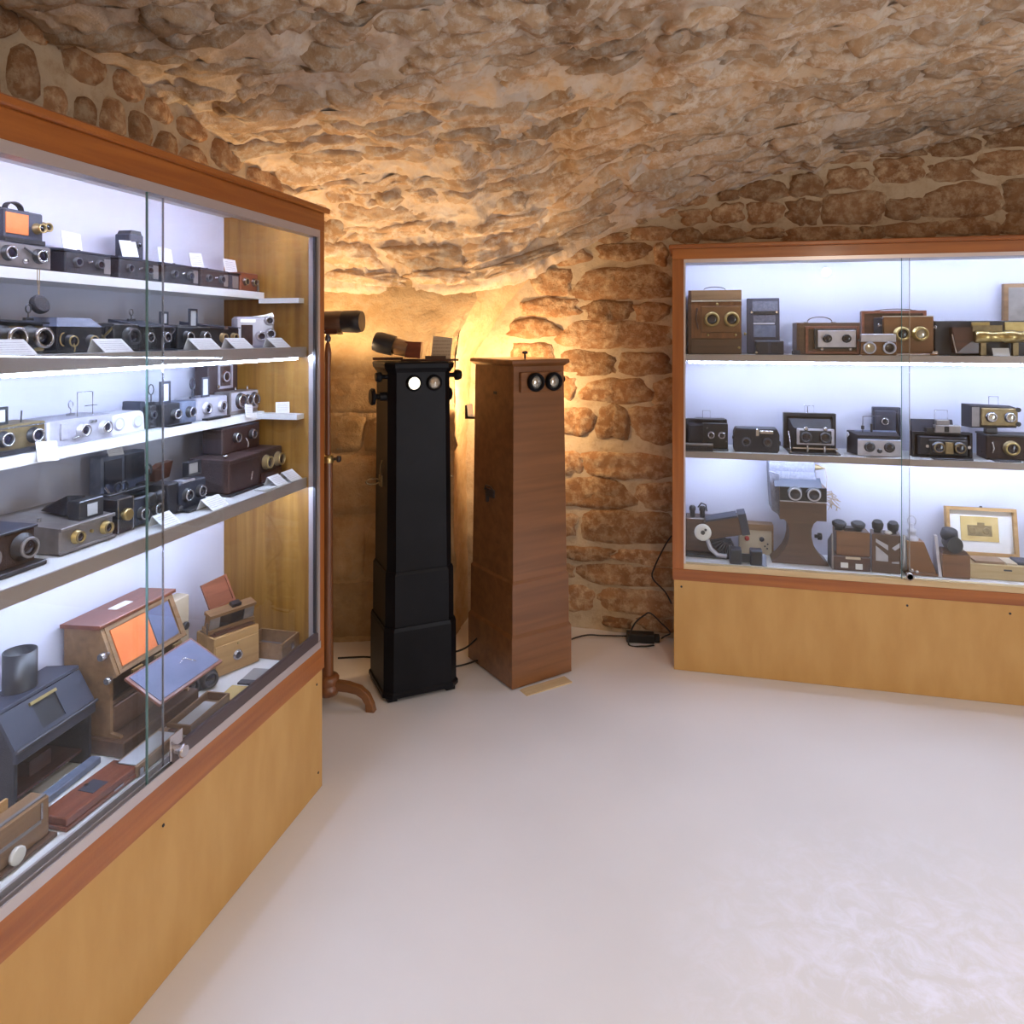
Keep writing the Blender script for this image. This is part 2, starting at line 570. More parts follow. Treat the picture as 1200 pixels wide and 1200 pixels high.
def stone(S, ca, cb, ha, hb, octs, m, parent, sgn=1.0, depth=0.018, rough=0.16, tilt=0.0, power=3.2, n=18, edge=-0.75, flake=0.006):
    """one rough stone bedded in the sheet: half sizes in the parameters of S"""
    rings = ((0.0, 1.0), (0.40, 1.0), (0.72, 0.95), (0.92, 0.62), (1.10, edge))
    th = np.arange(n) / n * 2 * PI + random.uniform(0, 0.3)
    c, s_ = np.cos(th), np.sin(th)
    rad = (np.abs(c) ** power + np.abs(s_) ** power) ** (-1 / power)
    wob = np.array([random.uniform(-1, 1) for _ in range(n)])
    wob = 1 + rough * (0.6 * wob + 0.4 * np.roll(wob, 1))
    A, B, H = [ca], [cb], [rings[0][1]]
    t1, t2 = random.uniform(-0.5, 0.5), random.uniform(-0.6, 0.6)
    hv = [0.0]
    sk = random.uniform(-0.18, 0.18)
    for q, h in rings[1:]:
        x = c * rad * wob * q
        y = s_ * rad * wob * q
        x2 = x * (1 + sk * y)
        y2 = y + tilt * x
        A += list(ca + ha * x2)
        B += list(cb + hb * y2)
        H += [h] * n
        hv += list((t1 * x + t2 * y) * (0.5 if h > 0 else 0))
    a, b, H, hv = np.array(A), np.array(B), np.array(H), np.array(hv)
    P = S(a, b)
    off = fbm(P, octs) + depth * (H + hv) + fbm(P, [(0.07, flake, True), (0.03, flake * 0.6, True)]) * (H > 0)
    P = P + normals(S, a, b) * (sgn * off)[:, None]
    Fc = [(0, 1 + (i + 1) % n, 1 + i)[::-1] for i in range(n)]
    for k in range(len(rings) - 2):
        o = 1 + k * n
        for i in range(n):
            j = (i + 1) % n
            Fc.append((o + i, o + j, o + n + j, o + n + i)[::-1])
    return np_mesh('stone', P, Fc, m, parent)

# ================================================================== THE SETTING
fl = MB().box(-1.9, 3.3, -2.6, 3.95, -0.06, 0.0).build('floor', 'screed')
tag(fl, 'pale cream screed floor of the vaulted cellar', 'floor', kind='structure')

WOCT = [(0.5, 0.012, False), (0.16, 0.010, False), (0.06, 0.005, False), (0.025, 0.0025, False)]
COCT = [(0.7, 0.035, False), (0.26, 0.022, True), (0.12, 0.019, True), (0.05, 0.010, True), (0.022, 0.004, True)]


def S_back(a, b):
    return np.stack([a, np.full_like(a, 3.70), b], 1)


def S_left(a, b):
    return np.stack([np.full_like(a, -1.75), a, b], 1)


def S_right(a, b):
    return np.stack([np.full_like(a, 3.2), -a, b], 1)


def S_rear(a, b):
    return np.stack([-a, np.full_like(a, -2.5), b], 1)


wall_back = sheet('wall_back', S_back, np.concatenate([np.linspace(-1.3, 1.7, 170), np.linspace(1.8, 3.25, 12)]), np.linspace(-0.02, 2.7, 150), WOCT, 'wall_mortar')
tag(wall_back, 'rubble stone end wall behind the floor viewers, thick pale joints', 'wall', kind='structure')
wall_left = sheet('wall_left', S_left, np.concatenate([np.linspace(-2.5, 0.9, 18), np.linspace(1.0, 3.35, 110)]), np.concatenate([np.linspace(-0.02, 1.7, 20), np.linspace(1.75, 2.75, 60)]), WOCT, 'wall_mortar')
tag(wall_left, 'stone side wall rising behind the long glazed cabinet', 'wall', kind='structure')
wall_right = sheet('wall_right', S_right, np.linspace(-3.8, 2.5, 30), np.linspace(-0.02, 2.7, 16), WOCT, 'wall_mortar')
tag(wall_right, 'plastered side wall opposite the long cabinet', 'wall', kind='structure')
wall_rear = sheet('wall_rear', S_rear, np.linspace(-3.25, 1.8, 30), np.linspace(-0.02, 2.7, 16), WOCT, 'wall_mortar')
tag(wall_rear, 'plastered wall facing the end wall across the room', 'wall', kind='structure')

# the dressed corner pier with its curved right arris
PZ = [0.0, 1.0, 1.40, 1.50, 1.62, 1.75]
PU = [-1.117, -1.117, -1.115, -1.10, -1.07, -1.02]
PV = [3.434, 3.434, 3.435, 3.44, 3.46, 3.48]
BU = [-1.13, -1.13, -1.11, -1.04, -0.93, -0.78]
BZ = [0.0, 1.0, 1.36, 1.47, 1.63, 1.80]


def S_pier(a, b):
    ur, vr = np.interp(b, PZ, PU), np.interp(b, PZ, PV)
    return np.stack([-1.80 + (ur + 1.80) * a, 3.205 + (vr - 3.205) * a, b], 1)


def S_reveal(a, b):
    f = np.stack([np.interp(b, PZ, PU), np.interp(b, PZ, PV), b], 1)
    k = np.stack([np.interp(b, PZ, BU), np.full_like(b, 3.72), np.interp(b, PZ, BZ)], 1)
    return f + (k - f) * a[:, None]


POCT = [(0.4, 0.008, False), (0.05, 0.003, True), (0.02, 0.003, False)]
wall_corner = sheet('wall_corner', S_pier, np.linspace(0, 1, 60), np.linspace(-0.02, 1.78, 130), POCT, 'ashlar_stone')
tag(wall_corner, 'dressed stone corner pier between the stand and the black viewer', 'wall', kind='structure')
trim_1 = sheet('trim_1', S_reveal, np.linspace(0, 1, 20), np.linspace(-0.02, 1.75, 90), POCT, 'ashlar_stone')
tag(trim_1, 'curved stone reveal where the corner pier meets the end wall', 'trim', kind='structure')

# pier courses
pz = [0.02, 0.30, 0.62, 0.92, 1.115, 1.295, 1.745]
for k in range(len(pz) - 1):
    z0, z1 = pz[k], pz[k + 1]
    cuts = [0.02, 0.40, 0.985] if k % 2 else [0.02, 0.66, 0.985]
    if k == 5:
        cuts = [0.02, 0.985]
    for j in range(len(cuts) - 1):
        ca, cb = (cuts[j] + cuts[j + 1]) / 2, (z0 + z1) / 2
        stone(S_pier, ca, cb, (cuts[j + 1] - cuts[j]) / 2 - 0.012, (z1 - z0) / 2 - 0.009, POCT, 'ashlar_stone', wall_corner, depth=0.010, rough=0.03, power=7, n=28)

# end wall: the stones that can be picked out (u0, u1, z0, z1)
BACK = [(-0.55, -0.08, 1.68, 1.84), (-0.44, -0.18, 1.88, 1.96), (-0.16, -0.09, 1.85, 1.96), (-0.77, -0.58, 1.71, 1.84), (-0.7, -0.48, 1.86, 1.95),
        (-0.83, -0.53, 1.6, 1.69), (-0.51, -0.27, 1.57, 1.67), (-0.25, -0.09, 1.57, 1.66), (-0.9, -0.64, 1.49, 1.585), (-0.61, -0.09, 1.44, 1.56),
        (-0.63, -0.35, 1.3, 1.42), (-0.33, -0.09, 1.3, 1.41), (-0.89, -0.66, 1.32, 1.46), (-0.65, -0.55, 1.18, 1.28), (-0.5, -0.18, 1.16, 1.28),
        (-0.15, 0.06, 1.15, 1.28), (-0.64, -0.46, 0.99, 1.13), (-0.44, -0.28, 0.98, 1.14), (-0.25, 0.05, 0.97, 1.14), (-0.64, -0.51, 0.79, 0.9),
        (-0.49, -0.05, 0.78, 0.9), (-0.63, -0.27, 0.63, 0.77), (-0.23, 0.06, 0.62, 0.77), (-0.68, -0.55, 0.47, 0.59), (-0.53, -0.05, 0.46, 0.61),
        (-0.6, -0.37, 0.35, 0.42), (-0.34, -0.02, 0.35, 0.42), (-0.66, -0.56, 0.25, 0.32), (-0.51, -0.05, 0.24, 0.34), (-0.64, -0.46, 0.09, 0.21),
        (-0.41, -0.05, 0.1, 0.22), (-0.41, -0.27, 0.025, 0.07), (-0.23, -0.04, 0.025, 0.085), (0.29, 0.45, 2.04, 2.14), (0.47, 0.61, 2.03, 2.14),
        (0.63, 0.89, 2.03, 2.17), (0.91, 1.06, 2.04, 2.13), (1.08, 1.37, 2.05, 2.19), (1.39, 1.6, 2.06, 2.2), (0.29, 0.46, 1.97, 2.02),
        (0.48, 0.78, 1.95, 2.015), (0.8, 0.9, 1.95, 2.01), (0.91, 1.13, 1.95, 2.02), (1.15, 1.37, 1.95, 2.03), (1.39, 1.6, 1.95, 2.04),
        (0.27, 0.47, 2.16, 2.25), (0.49, 0.63, 2.16, 2.27), (0.65, 0.84, 2.19, 2.29), (0.86, 1.06, 2.21, 2.32), (1.08, 1.27, 2.21, 2.3),
        (1.29, 1.49, 2.23, 2.33), (1.5, 1.67, 2.23, 2.35), (1.09, 1.3, 2.32, 2.41), (1.32, 1.57, 2.35, 2.44), (0.88, 1.07, 2.33, 2.38),
        (0.13, 0.27, 2.05, 2.14), (-0.02, 0.11, 2.05, 2.12), (0.09, 0.27, 1.96, 2.03), (-0.06, 0.07, 1.96, 2.03), (0.15, 0.25, 2.155, 2.21),
        (-0.27, -0.07, 1.975, 2.04), (-0.44, -0.29, 1.97, 2.02), (-1.05, -0.87, 0.95, 1.1), (-1.04, -0.85, 0.75, 0.9), (-1.06, -0.9, 1.14, 1.3), (-1.05, -0.85, 0.5, 0.7)]
BACK += [(-0.02, 0.10, 2.14, 2.19), (-0.16, -0.05, 2.09, 2.13), (-0.28, -0.19, 2.06, 2.095), (-0.45, -0.36, 2.035, 2.06), (-0.60, -0.48, 1.965, 2.01), (-0.74, -0.63, 1.96, 1.99),
         (-0.34, -0.22, 2.095, 2.13), (0.12, 0.23, 2.22, 2.26), (0.02, 0.11, 2.20, 2.24), (-0.10, 0.0, 2.15, 2.185), (-0.85, -0.72, 1.86, 1.90), (0.28, 0.44, 2.27, 2.31), (0.48, 0.62, 2.295, 2.345), (0.66, 0.84, 2.315, 2.385), (0.88, 1.06, 2.405, 2.455), (1.10, 1.30, 2.43, 2.49),
         (1.33, 1.55, 2.46, 2.53), (1.59, 1.7, 2.38, 2.5)]
for (u0, u1, z0, z1) in BACK:
    big = (u1 - u0) * (z1 - z0) > 0.02
    stone(S_back, (u0 + u1) / 2, (z0 + z1) / 2, (u1 - u0) / 2 * 1.03, (z1 - z0) / 2 * 1.06, WOCT, 'wall_stone', wall_back,
          depth=random.uniform(0.006, 0.016), rough=0.17 if big else 0.24, power=random.uniform(2.8, 5.5), n=26, edge=-0.45, flake=0.009)

# side wall: upright rubble seen over the long cabinet (v0, v1, z0, z1)
LEFT = [(1.567, 1.66, 2.14, 2.29), (1.43, 1.54, 2.07, 2.24), (1.675, 1.755, 2.1, 2.21), (1.774, 1.85, 2.10, 2.21), (1.87, 1.965, 2.12, 2.24),
        (1.985, 2.075, 2.10, 2.23), (1.60, 1.70, 2.31, 2.40), (1.73, 1.885, 2.25, 2.37), (2.10, 2.213, 2.07, 2.2), (2.235, 2.376, 2.06, 2.19),
        (1.44, 1.58, 2.27, 2.37), (1.92, 2.04, 2.25, 2.35), (2.06, 2.20, 2.225, 2.31), (2.22, 2.38, 2.21, 2.29), (2.41, 2.60, 2.14, 2.26), (2.41, 2.62, 2.02, 2.12),
        (2.64, 2.88, 2.10, 2.2), (2.65, 2.8, 1.96, 2.07), (2.83, 3.0, 1.95, 2.07)]
for (u0, u1, z0, z1) in LEFT:
    stone(S_left, (u0 + u1) / 2, (z0 + z1) / 2, (u1 - u0) / 2, (z1 - z0) / 2, WOCT, 'wall_stone', wall_left, depth=random.uniform(0.015, 0.028), rough=0.12, power=2.6)

# ------------------------------------------------------------------ the vault
# springing line in the camera's bearing: across, away, height, crown height
RX = [-3.0, -1.2, -0.30, -0.16, 0.10, 0.434, 0.75, 1.08, 1.713, 2.29, 3.2, 5.0]
RY = [3.50, 3.525, 3.60, 3.62, 3.70, 3.704, 3.628, 3.550, 3.398, 3.260, 3.042, 2.61]
RZ = [1.72, 1.72, 1.72, 1.74, 1.83, 2.02, 2.135, 2.235, 2.35, 2.44, 2.50, 2.50]
RC_ = [2.38, 2.42, 2.56, 2.58, 2.63, 2.68, 2.71, 2.73, 2.76, 2.78, 2.8, 2.8]
_xs = np.linspace(-3.0, 5.0, 1600)
_kk = np.hanning(35)
_kk /= _kk.sum()
_sm = lambda q: np.convolve(np.pad(np.interp(_xs, RX, q), 17, mode='edge'), _kk, 'valid')
_ry, _rz, _rc = _sm(RY), _sm(RZ), _sm(RC_)
CT, ST = math.cos(math.radians(13.46)), math.sin(math.radians(13.46))
SPAN = 2.5


def S_vault(a, b):
    """a: metres across, b: 0 at the springing, 1 at the crown, then level"""
    y0, z0, zc = np.interp(a, _xs, _ry), np.interp(a, _xs, _rz), np.interp(a, _xs, _rc)
    th = np.clip(b, 0, 1) * PI / 2
    w = np.clip((a - 0.1) / 0.6, 0, 1)
    w = w * w * (3 - 2 * w)                       # over the end wall the vault leaves the stones at a flatter angle
    bc = np.clip(b, 0, 1)
    rho = (1 - np.cos(th) ** 0.8) * (1 - w) + bc ** 1.1 * w
    Y = y0 - SPAN * rho - np.clip(b - 1, 0, None) * 3.0 - np.clip(b, None, 0) * 0.4
    z = z0 + (zc - z0) * (np.sin(th) ** 0.8 * (1 - w) + np.sin(th) ** 0.95 * w)
    return np.stack([a * CT - Y * ST, a * ST + Y * CT, z], 1)


A = np.concatenate([np.linspace(-3.0, -1.75, 20)[:-1], np.linspace(-1.75, 2.4, 420), np.linspace(2.45, 4.9, 40)])
B = np.concatenate([[-0.05], np.linspace(0.0, 0.95, 210), np.linspace(1.0, 2.4, 24)])
ceiling = sheet('ceiling', S_vault, A, B, COCT, 'vault_mortar')
tag(ceiling, 'low rubble stone vault with smeared mortar', 'ceiling', kind='structure')

# courses of rubble following the vault, only where the photograph looks


def project(p):
    X = p[0] * CT + p[1] * ST
    Y = -p[0] * ST + p[1] * CT
    return 600 + 852 * X / max(Y, 0.05), 393 - 852 * (p[2] - 1.5) / max(Y, 0.05), Y


bgrid = np.linspace(0, 1.0, 160)
xgrid = np.linspace(-2.2, 2.6, 160)
ell = np.zeros((len(xgrid), len(bgrid)))
for i, sv in enumerate(xgrid):
    P = S_vault(np.full_like(bgrid, sv), bgrid)
    ell[i] = np.concatenate([[0], np.cumsum(np.linalg.norm(np.diff(P, axis=0), axis=1))])


def b_at(sv, l):
    x = min(max((sv - xgrid[0]) / (xgrid[1] - xgrid[0]), 0), len(xgrid) - 1.001)
    i = int(x)
    row = ell[i] * (1 - x + i) + ell[i + 1] * (x - i)
    return float(np.interp(l, row, bgrid)), row[-1]


nst = 0
l = 0.03
rs = random.Random(21)
while l < 2.9:
    h = rs.uniform(0.06, 0.13)
    sv = xgrid[0] + rs.uniform(0, 0.2)
    while sv < xgrid[-1]:
        w = rs.uniform(0.13, 0.42)
        bm, lm = b_at(sv + w / 2, l + h / 2)
        P = S_vault(np.array([sv + w / 2]), np.array([bm]))[0]
        x, y, Y = project(P)
        if l + h < lm and P[0] > -1.73 and P[1] < 3.67 and Y > 0.6 and -50 < x < 1250 and -60 < y < 420 and rs.random() < 0.92 and nst < 298:
            b0, b1 = b_at(sv, l + h / 2)[0], b_at(sv + w, l + h / 2)[0]
            bl, bh = b_at(sv + w / 2, l)[0], b_at(sv + w / 2, l + h)[0]
            hb = (bh - bl) / 2 * rs.uniform(0.8, 0.98)
            random.seed(nst * 7 + 3)
            stone(S_vault, sv + w / 2, bm, w / 2 - 0.008, hb, COCT, 'vault_stone', ceiling, depth=rs.uniform(0.004, 0.020), rough=0.32,
                  tilt=(b1 - b0) / 2 / hb + rs.uniform(-0.35, 0.35), power=rs.uniform(2.4, 5.0), n=22, edge=-0.4, flake=0.013)
            nst += 1
        sv += w + 0.01
    l += h + 0.01
random.seed(11)

# ================================================================== LEFT CABINET
LC = (-1.36, 1.44, 0.0)
lc = thing('display_cabinet', 'long glazed display cabinet with four lit shelves of cameras, at the side wall', 'cabinet', LC)


def lp(name, m, *boxes, bevel=0.0, parent=None):
    b = MB()
    for q in boxes:
        b.box(*q)
    return b.build(name, m, parent or lc, bevel, LC)


lp('base_panel', 'plywood', (-1.55, -1.178, 0.668, 2.208, 0.0, 0.395), bevel=0.002)
for v, z in ((0.9, 0.36), (1.45, 0.365), (2.17, 0.355), (2.18, 0.06)):
    MB().cyl((-1.1782, v, z), (-1.1765, v, z), 0.004, n=8).build('screw', 'black_paint', lc, 0, LC)
lp('bottom_rail', 'frame_wood_y', (-1.20, -1.173, 0.66, 2.213, 0.392, 0.47), bevel=0.0015)
lp('bottom_track', 'lilac_metal', (-1.206, -1.171, 0.69, 2.185, 0.47, 0.482), (-1.206, -1.200, 0.69, 2.185, 0.482, 0.497), (-1.187, -1.184, 0.69, 2.185, 0.482, 0.494), (-1.174, -1.171, 0.69, 2.185, 0.482, 0.494))
lp('display_floor', 'white_shelf', (-1.525, -1.206, 0.68, 2.19, 0.44, 0.475))
sp_ = lp('side_panel', 'side_veneer', (-1.53, -1.206, 2.172, 2.192, 0.475, 1.905))
lp('side_panel', 'side_veneer', (-1.53, -1.206, 0.68, 0.70, 0.475, 1.905))
lp('end_board', 'frame_wood_z', (-1.55, -1.20, 2.192, 2.212, 0.392, 1.905))
lp('end_board', 'frame_wood_z', (-1.55, -1.20, 0.661, 0.68, 0.392, 1.905))
lp('back_panel', 'white_panel', (-1.55, -1.525, 0.68, 2.192, 0.43, 1.905))
lp('stile', 'frame_wood_z', (-1.20, -1.173, 2.180, 2.213, 0.47, 1.846), bevel=0.0015)
lp('stile', 'frame_wood_z', (-1.20, -1.173, 0.66, 0.70, 0.47, 1.846), bevel=0.0015)
lp('side_track', 'lilac_metal', (-1.206, -1.171, 2.168, 2.180, 0.497, 1.824))
lp('top_rail', 'frame_wood_y', (-1.20, -1.173, 0.66, 2.213, 1.846, 1.905), bevel=0.0015)
lp('top_track', 'lilac_metal', (-1.206, -1.171, 0.69, 2.180, 1.822, 1.846))
lp('roof_board', 'frame_wood_y', (-1.56, -1.158, 0.645, 2.228, 1.905, 1.924), bevel=0.004)
lp('roof_lining', 'white_shelf', (-1.525, -1.206, 0.70, 2.172, 1.899, 1.905))
for z0, z1, front in ((1.620, 1.643, -1.372), (1.432, 1.460, -1.222), (1.222, 1.247, -1.372), (1.002, 1.030, -1.222)):
    s = lp('shelf', 'white_shelf', (-1.525, front, 0.70, 2.172, z0, z1))
    if front > -1.3:
        lp('edge_profile', 'shelf_edge', (front, front + 0.007, 0.70, 2.172, z0 - 0.003, z1 + 0.002), parent=s)
lp('ledge', 'white_shelf', (-1.372, -1.225, 2.140, 2.172, 1.606, 1.622))
lp('ledge', 'white_shelf', (-1.372, -1.225, 2.125, 2.172, 1.226, 1.243))


def led_strip(parent, p0, p1, shift, n, w=0.0035):
    b = MB()
    P0, P1 = Vector(p0), Vector(p1)
    d = (P1 - P0).normalized()
    hx, hy = (w, (P1 - P0).length / 2) if abs(d.y) > 0.5 else ((P1 - P0).length / 2, w)
    c = (P0 + P1) / 2
    b.box(c.x - hx, c.x + hx, c.y - hy, c.y + hy, c.z - 0.003, c.z + 0.003)
    for i in range(n):
        q = P0 + (P1 - P0) * ((i + 0.5) / n)
        b.box(q.x - 0.004, q.x + 0.004, q.y - 0.004, q.y + 0.004, q.z - 0.006, q.z - 0.002)
    return tag(b.build('led_strip', 'led', parent, 0, shift), 'glowing cold white strip of small lamps')


led_strip(lc, (-1.228, 0.72, 1.427), (-1.228, 2.13, 1.427), LC, 70, 0.0055)
led_strip(lc, (-1.214, 0.72, 1.872), (-1.214, 2.13, 1.872), LC, 70, 0.0042)
led_strip(lc, (-1.262, 0.72, 0.999), (-1.262, 2.13, 0.999), LC, 70, 0.0050)
g1 = lp('glass_pane', 'pane_glass', (-1.196, -1.192, 0.70, 1.468, 0.484, 1.83))
lp('polished_edge', 'nickel', (-1.1965, -1.1915, 1.468, 1.4695, 0.484, 1.83), parent=g1)
g2 = lp('glass_pane', 'pane_glass', (-1.181, -1.177, 1.400, 2.172, 0.484, 1.83))
lp('polished_edge', 'glass_edge', (-1.1815, -1.1765, 1.3975, 1.400, 0.484, 1.83), parent=g2)
lp('pane_rail', 'dark_rail', (-1.185, -1.170, 1.475, 2.170, 0.492, 0.528), bevel=0.004, parent=g2)
lp('jamb_rail', 'steel_dark', (-1.185, -1.176, 2.158, 2.168, 0.528, 1.822), parent=g2)
lk = MB().cyl((-1.176, 1.488, 0.520), (-1.150, 1.488, 0.520), 0.011).lathe([(0.015, 0), (0.016, 0.004), (0.013, 0.008)], (-1.156, 1.488, 0.520), (1, 0, 0)).build('lock', 'nickel', lc, 0, LC)
MB().box(-1.1765, -1.174, 1.470, 1.512, 0.500, 0.560).build('lock_plate', 'nickel', lk, 0.001, LC)

# ================================================================== RIGHT CABINET
RC = (0.895, 3.5, 0.0)
rc = thing('display_cabinet', 'glazed display cabinet with two lit shelves of wooden and folding cameras, at the end wall', 'cabinet', RC)


def rp(name, m, *boxes, bevel=0.0, parent=None):
    b = MB()
    for q in boxes:
        b.box(*q)
    return b.build(name, m, parent or rc, bevel, RC)


rp('base_panel', 'plywood', (-0.053, 1.843, 3.343, 3.655, 0.0, 0.408), bevel=0.002)
for u, z in ((-0.02, 0.375), (0.9, 0.37), (1.28, 0.37)):
    MB().cyl((u, 3.3435, z), (u, 3.3415, z), 0.005, n=8).build('screw', 'black_paint', rc, 0, RC)
rp('bottom_rail', 'frame_wood', (-0.06, 1.85, 3.338, 3.365, 0.405, 0.455), bevel=0.0015)
rp('bottom_track', 'oak_pale', (-0.010, 1.80, 3.340, 3.372, 0.455, 0.480), bevel=0.001)
rp('display_floor', 'white_shelf', (-0.03, 1.82, 3.372, 3.64, 0.44, 0.475))
for a, b in ((-0.032, -0.010), (1.80, 1.822)):
    rp('side_panel', 'white_panel', (a, b, 3.366, 3.64, 0.475, 1.85))
for a, b in ((-0.0599, -0.034), (1.824, 1.8499)):
    rp('end_board', 'frame_wood_z', (a, b, 3.365, 3.655, 0.405, 1.887))
rp('back_panel', 'white_panel', (-0.034, 1.824, 3.64, 3.655, 0.43, 1.87))
for a, b in ((-0.06, -0.010), (1.80, 1.85)):
    rp('stile', 'frame_wood_z', (a, b, 3.338, 3.366, 0.455, 1.840), bevel=0.0015)
rp('side_track', 'lilac_metal', (-0.010, -0.002, 3.340, 3.370, 0.480, 1.826))
rp('top_rail', 'frame_wood', (-0.06, 1.85, 3.338, 3.366, 1.840, 1.887), bevel=0.0015)
rp('top_track', 'lilac_metal', (-0.010, 1.80, 3.340, 3.372, 1.824, 1.840))
rp('roof_board', 'frame_wood', (-0.075, 1.865, 3.322, 3.66, 1.887, 1.906), bevel=0.004)
rp('roof_lining', 'white_shelf', (-0.034, 1.824, 3.372, 3.64, 1.840, 1.855))
for z0, z1 in ((1.388, 1.413), (0.950, 0.975)):
    s = rp('shelf', 'white_shelf', (-0.010, 1.80, 3.385, 3.64, z0, z1))
    rp('edge_profile', 'shelf_edge', (-0.010, 1.80, 3.378, 3.385, z0 - 0.002, z1 + 0.001), parent=s)
led_strip(rc, (0.01, 3.384, 1.380), (1.79, 3.384, 1.380), RC, 90)
led_strip(rc, (0.01, 3.392, 1.834), (1.79, 3.392, 1.834), RC, 90)
led_strip(rc, (0.01, 3.43, 0.947), (1.79, 3.43, 0.947), RC, 90)
g1 = rp('glass_pane', 'pane_glass', (-0.002, 0.912, 3.356, 3.360, 0.475, 1.83))
rp('polished_edge', 'nickel', (0.912, 0.9135, 3.3555, 3.3605, 0.475, 1.83), parent=g1)
g2 = rp('glass_pane', 'pane_glass', (0.880, 1.80, 3.343, 3.347, 0.475, 1.83))
rp('polished_edge', 'glass_edge', (0.878, 0.880, 3.3425, 3.3475, 0.475, 1.83), parent=g2)
MB().cyl((0.905, 3.343, 0.497), (0.905, 3.318, 0.497), 0.012).lathe([(0.016, 0), (0.017, 0.004), (0.013, 0.008)], (0.905, 3.326, 0.497), (0, -1, 0)).build('lock', 'nickel', rc, 0, RC)

# ================================================================== FLOOR VIEWERS


def octo(w, d, c, z):
    w, d = w / 2, d / 2
    return [(-w + c, -d, z), (w - c, -d, z), (w, -d + c, z), (w, d - c, z), (w - c, d, z), (-w + c, d, z), (-w, d - c, z), (-w, -d + c, z)]


def rect(w, d, z):
    w, d = w / 2, d / 2
    return [(-w, -d, z), (w, -d, z), (w, d, z), (-w, d, z)]


def place(corner, rz, w, d):
    a = math.radians(rz)
    x, y = Vector((math.cos(a), math.sin(a))), Vector((-math.sin(a), math.cos(a)))
    c = Vector(corner) + x * w / 2 + y * d / 2
    return (c.x, c.y, 0)


def knob(parent, p, ax, r, ln, m='black_lacquer', name='knob'):
    return MB().lathe([(r * 0.42, 0), (r * 0.42, ln * 0.45), (r * 0.95, ln * 0.55), (r, ln * 0.75), (r * 0.8, ln)], p, ax, 14).build(name, m, parent)


bw, bd = 0.32, 0.30
bv = thing('floor_viewer', 'tall black pedestal slide viewer with two glowing eyepieces', 'viewer', place((-1.185, 2.745), 37.8, bw, bd), 37.8)
for sx in (-1, 1):
    for sy in (-1, 1):
        MB().box(sx * 0.145 - 0.04 * (sx > 0) - 0.0, sx * 0.145 + 0.04 * (sx < 0), sy * 0.135 - 0.04 * (sy > 0), sy * 0.135 + 0.04 * (sy < 0), 0, 0.022).build('foot', 'black_lacquer', bv)
MB().loft([octo(bw + 0.008, bd + 0.008, 0.034, 0.018), octo(bw + 0.008, bd + 0.008, 0.034, 0.034), octo(bw - 0.004, bd - 0.004, 0.034, 0.040), octo(bw - 0.006, bd - 0.006, 0.034, 0.285), octo(bw - 0.014, bd - 0.014, 0.034, 0.300)]).build('plinth', 'black_lacquer', bv, 0.002)
MB().loft([octo(0.298, 0.278, 0.033, 0.300), octo(0.296, 0.276, 0.033, 0.512), octo(0.286, 0.266, 0.033, 0.524)]).build('upper_plinth', 'black_lacquer', bv, 0.002)
MB().loft([octo(0.280, 0.260, 0.030, 0.524), octo(0.270, 0.245, 0.030, 1.350)]).build('column', 'black_lacquer', bv, 0.002)
MB().loft([octo(0.276, 0.252, 0.030, 1.346), octo(0.292, 0.268, 0.034, 1.360), octo(0.300, 0.276, 0.036, 1.364), octo(0.304, 0.280, 0.036, 1.382), octo(0.296, 0.272, 0.036, 1.389)]).build('cap', 'black_lacquer', bv, 0.001)
for x, m in ((-0.032, 'lit_eyepiece'), (0.056, 'bright_glass')):
    e = MB().lathe([(0.034, 0), (0.034, 0.006), (0.028, 0.012), (0.026, 0.012), (0.026, 0.003)], (x, -0.123, 1.301), (0, -1, 0), 20).build('eyepiece', 'black_lacquer', bv)
    tag(MB().lathe([(0.0265, 0.004), (0.022, 0.010), (0.012, 0.0135), (0.001, 0.0145)], (x, -0.123, 1.301), (0, -1, 0), 20).build('eyepiece_lens', m, e), 'lit lens' if m[0] == 'l' else 'clear lens catching the light')
knob(bv, (-0.134, -0.085, 1.328), (-1, 0, 0), 0.022, 0.05)
MB().cyl((-0.13, -0.07, 1.246), (-0.165, -0.07, 1.246), 0.019).lathe([(0.012, 0), (0.012, 0.02), (0.034, 0.022), (0.036, 0.034), (0.030, 0.040)], (-0.163, -0.07, 1.246), (-1, 0, 0), 18).build('focus_knob', 'black_lacquer', bv)
knob(bv, (0.134, -0.085, 1.330), (1, 0, 0), 0.024, 0.055)
knob(bv, (0.134, -0.03, 1.245), (1, 0, 0), 0.030, 0.030)
lt = MB().box(-0.145, -0.137, -0.02, 0.02, 0.86, 0.905).tube([(-0.143, -0.005, 0.90), (-0.150, -0.03, 0.925), (-0.152, -0.045, 0.955), (-0.145, -0.035, 0.975)], 0.004).build('latch', 'dull_brass', bv)
MB().tube([(-0.145 - 0.03 - 0.03 * math.cos(a), 0.0, 0.882 + 0.012 * math.sin(a)) for a in [2 * PI * i / 12 for i in range(12)]], 0.0035, 6, True).build('latch_ring', 'dull_brass', lt)
MB().tube([(0.137, -0.02, 0.885), (0.160, -0.02, 0.888), (0.175, -0.02, 0.880)], 0.005).build('hook', 'dull_brass', bv)

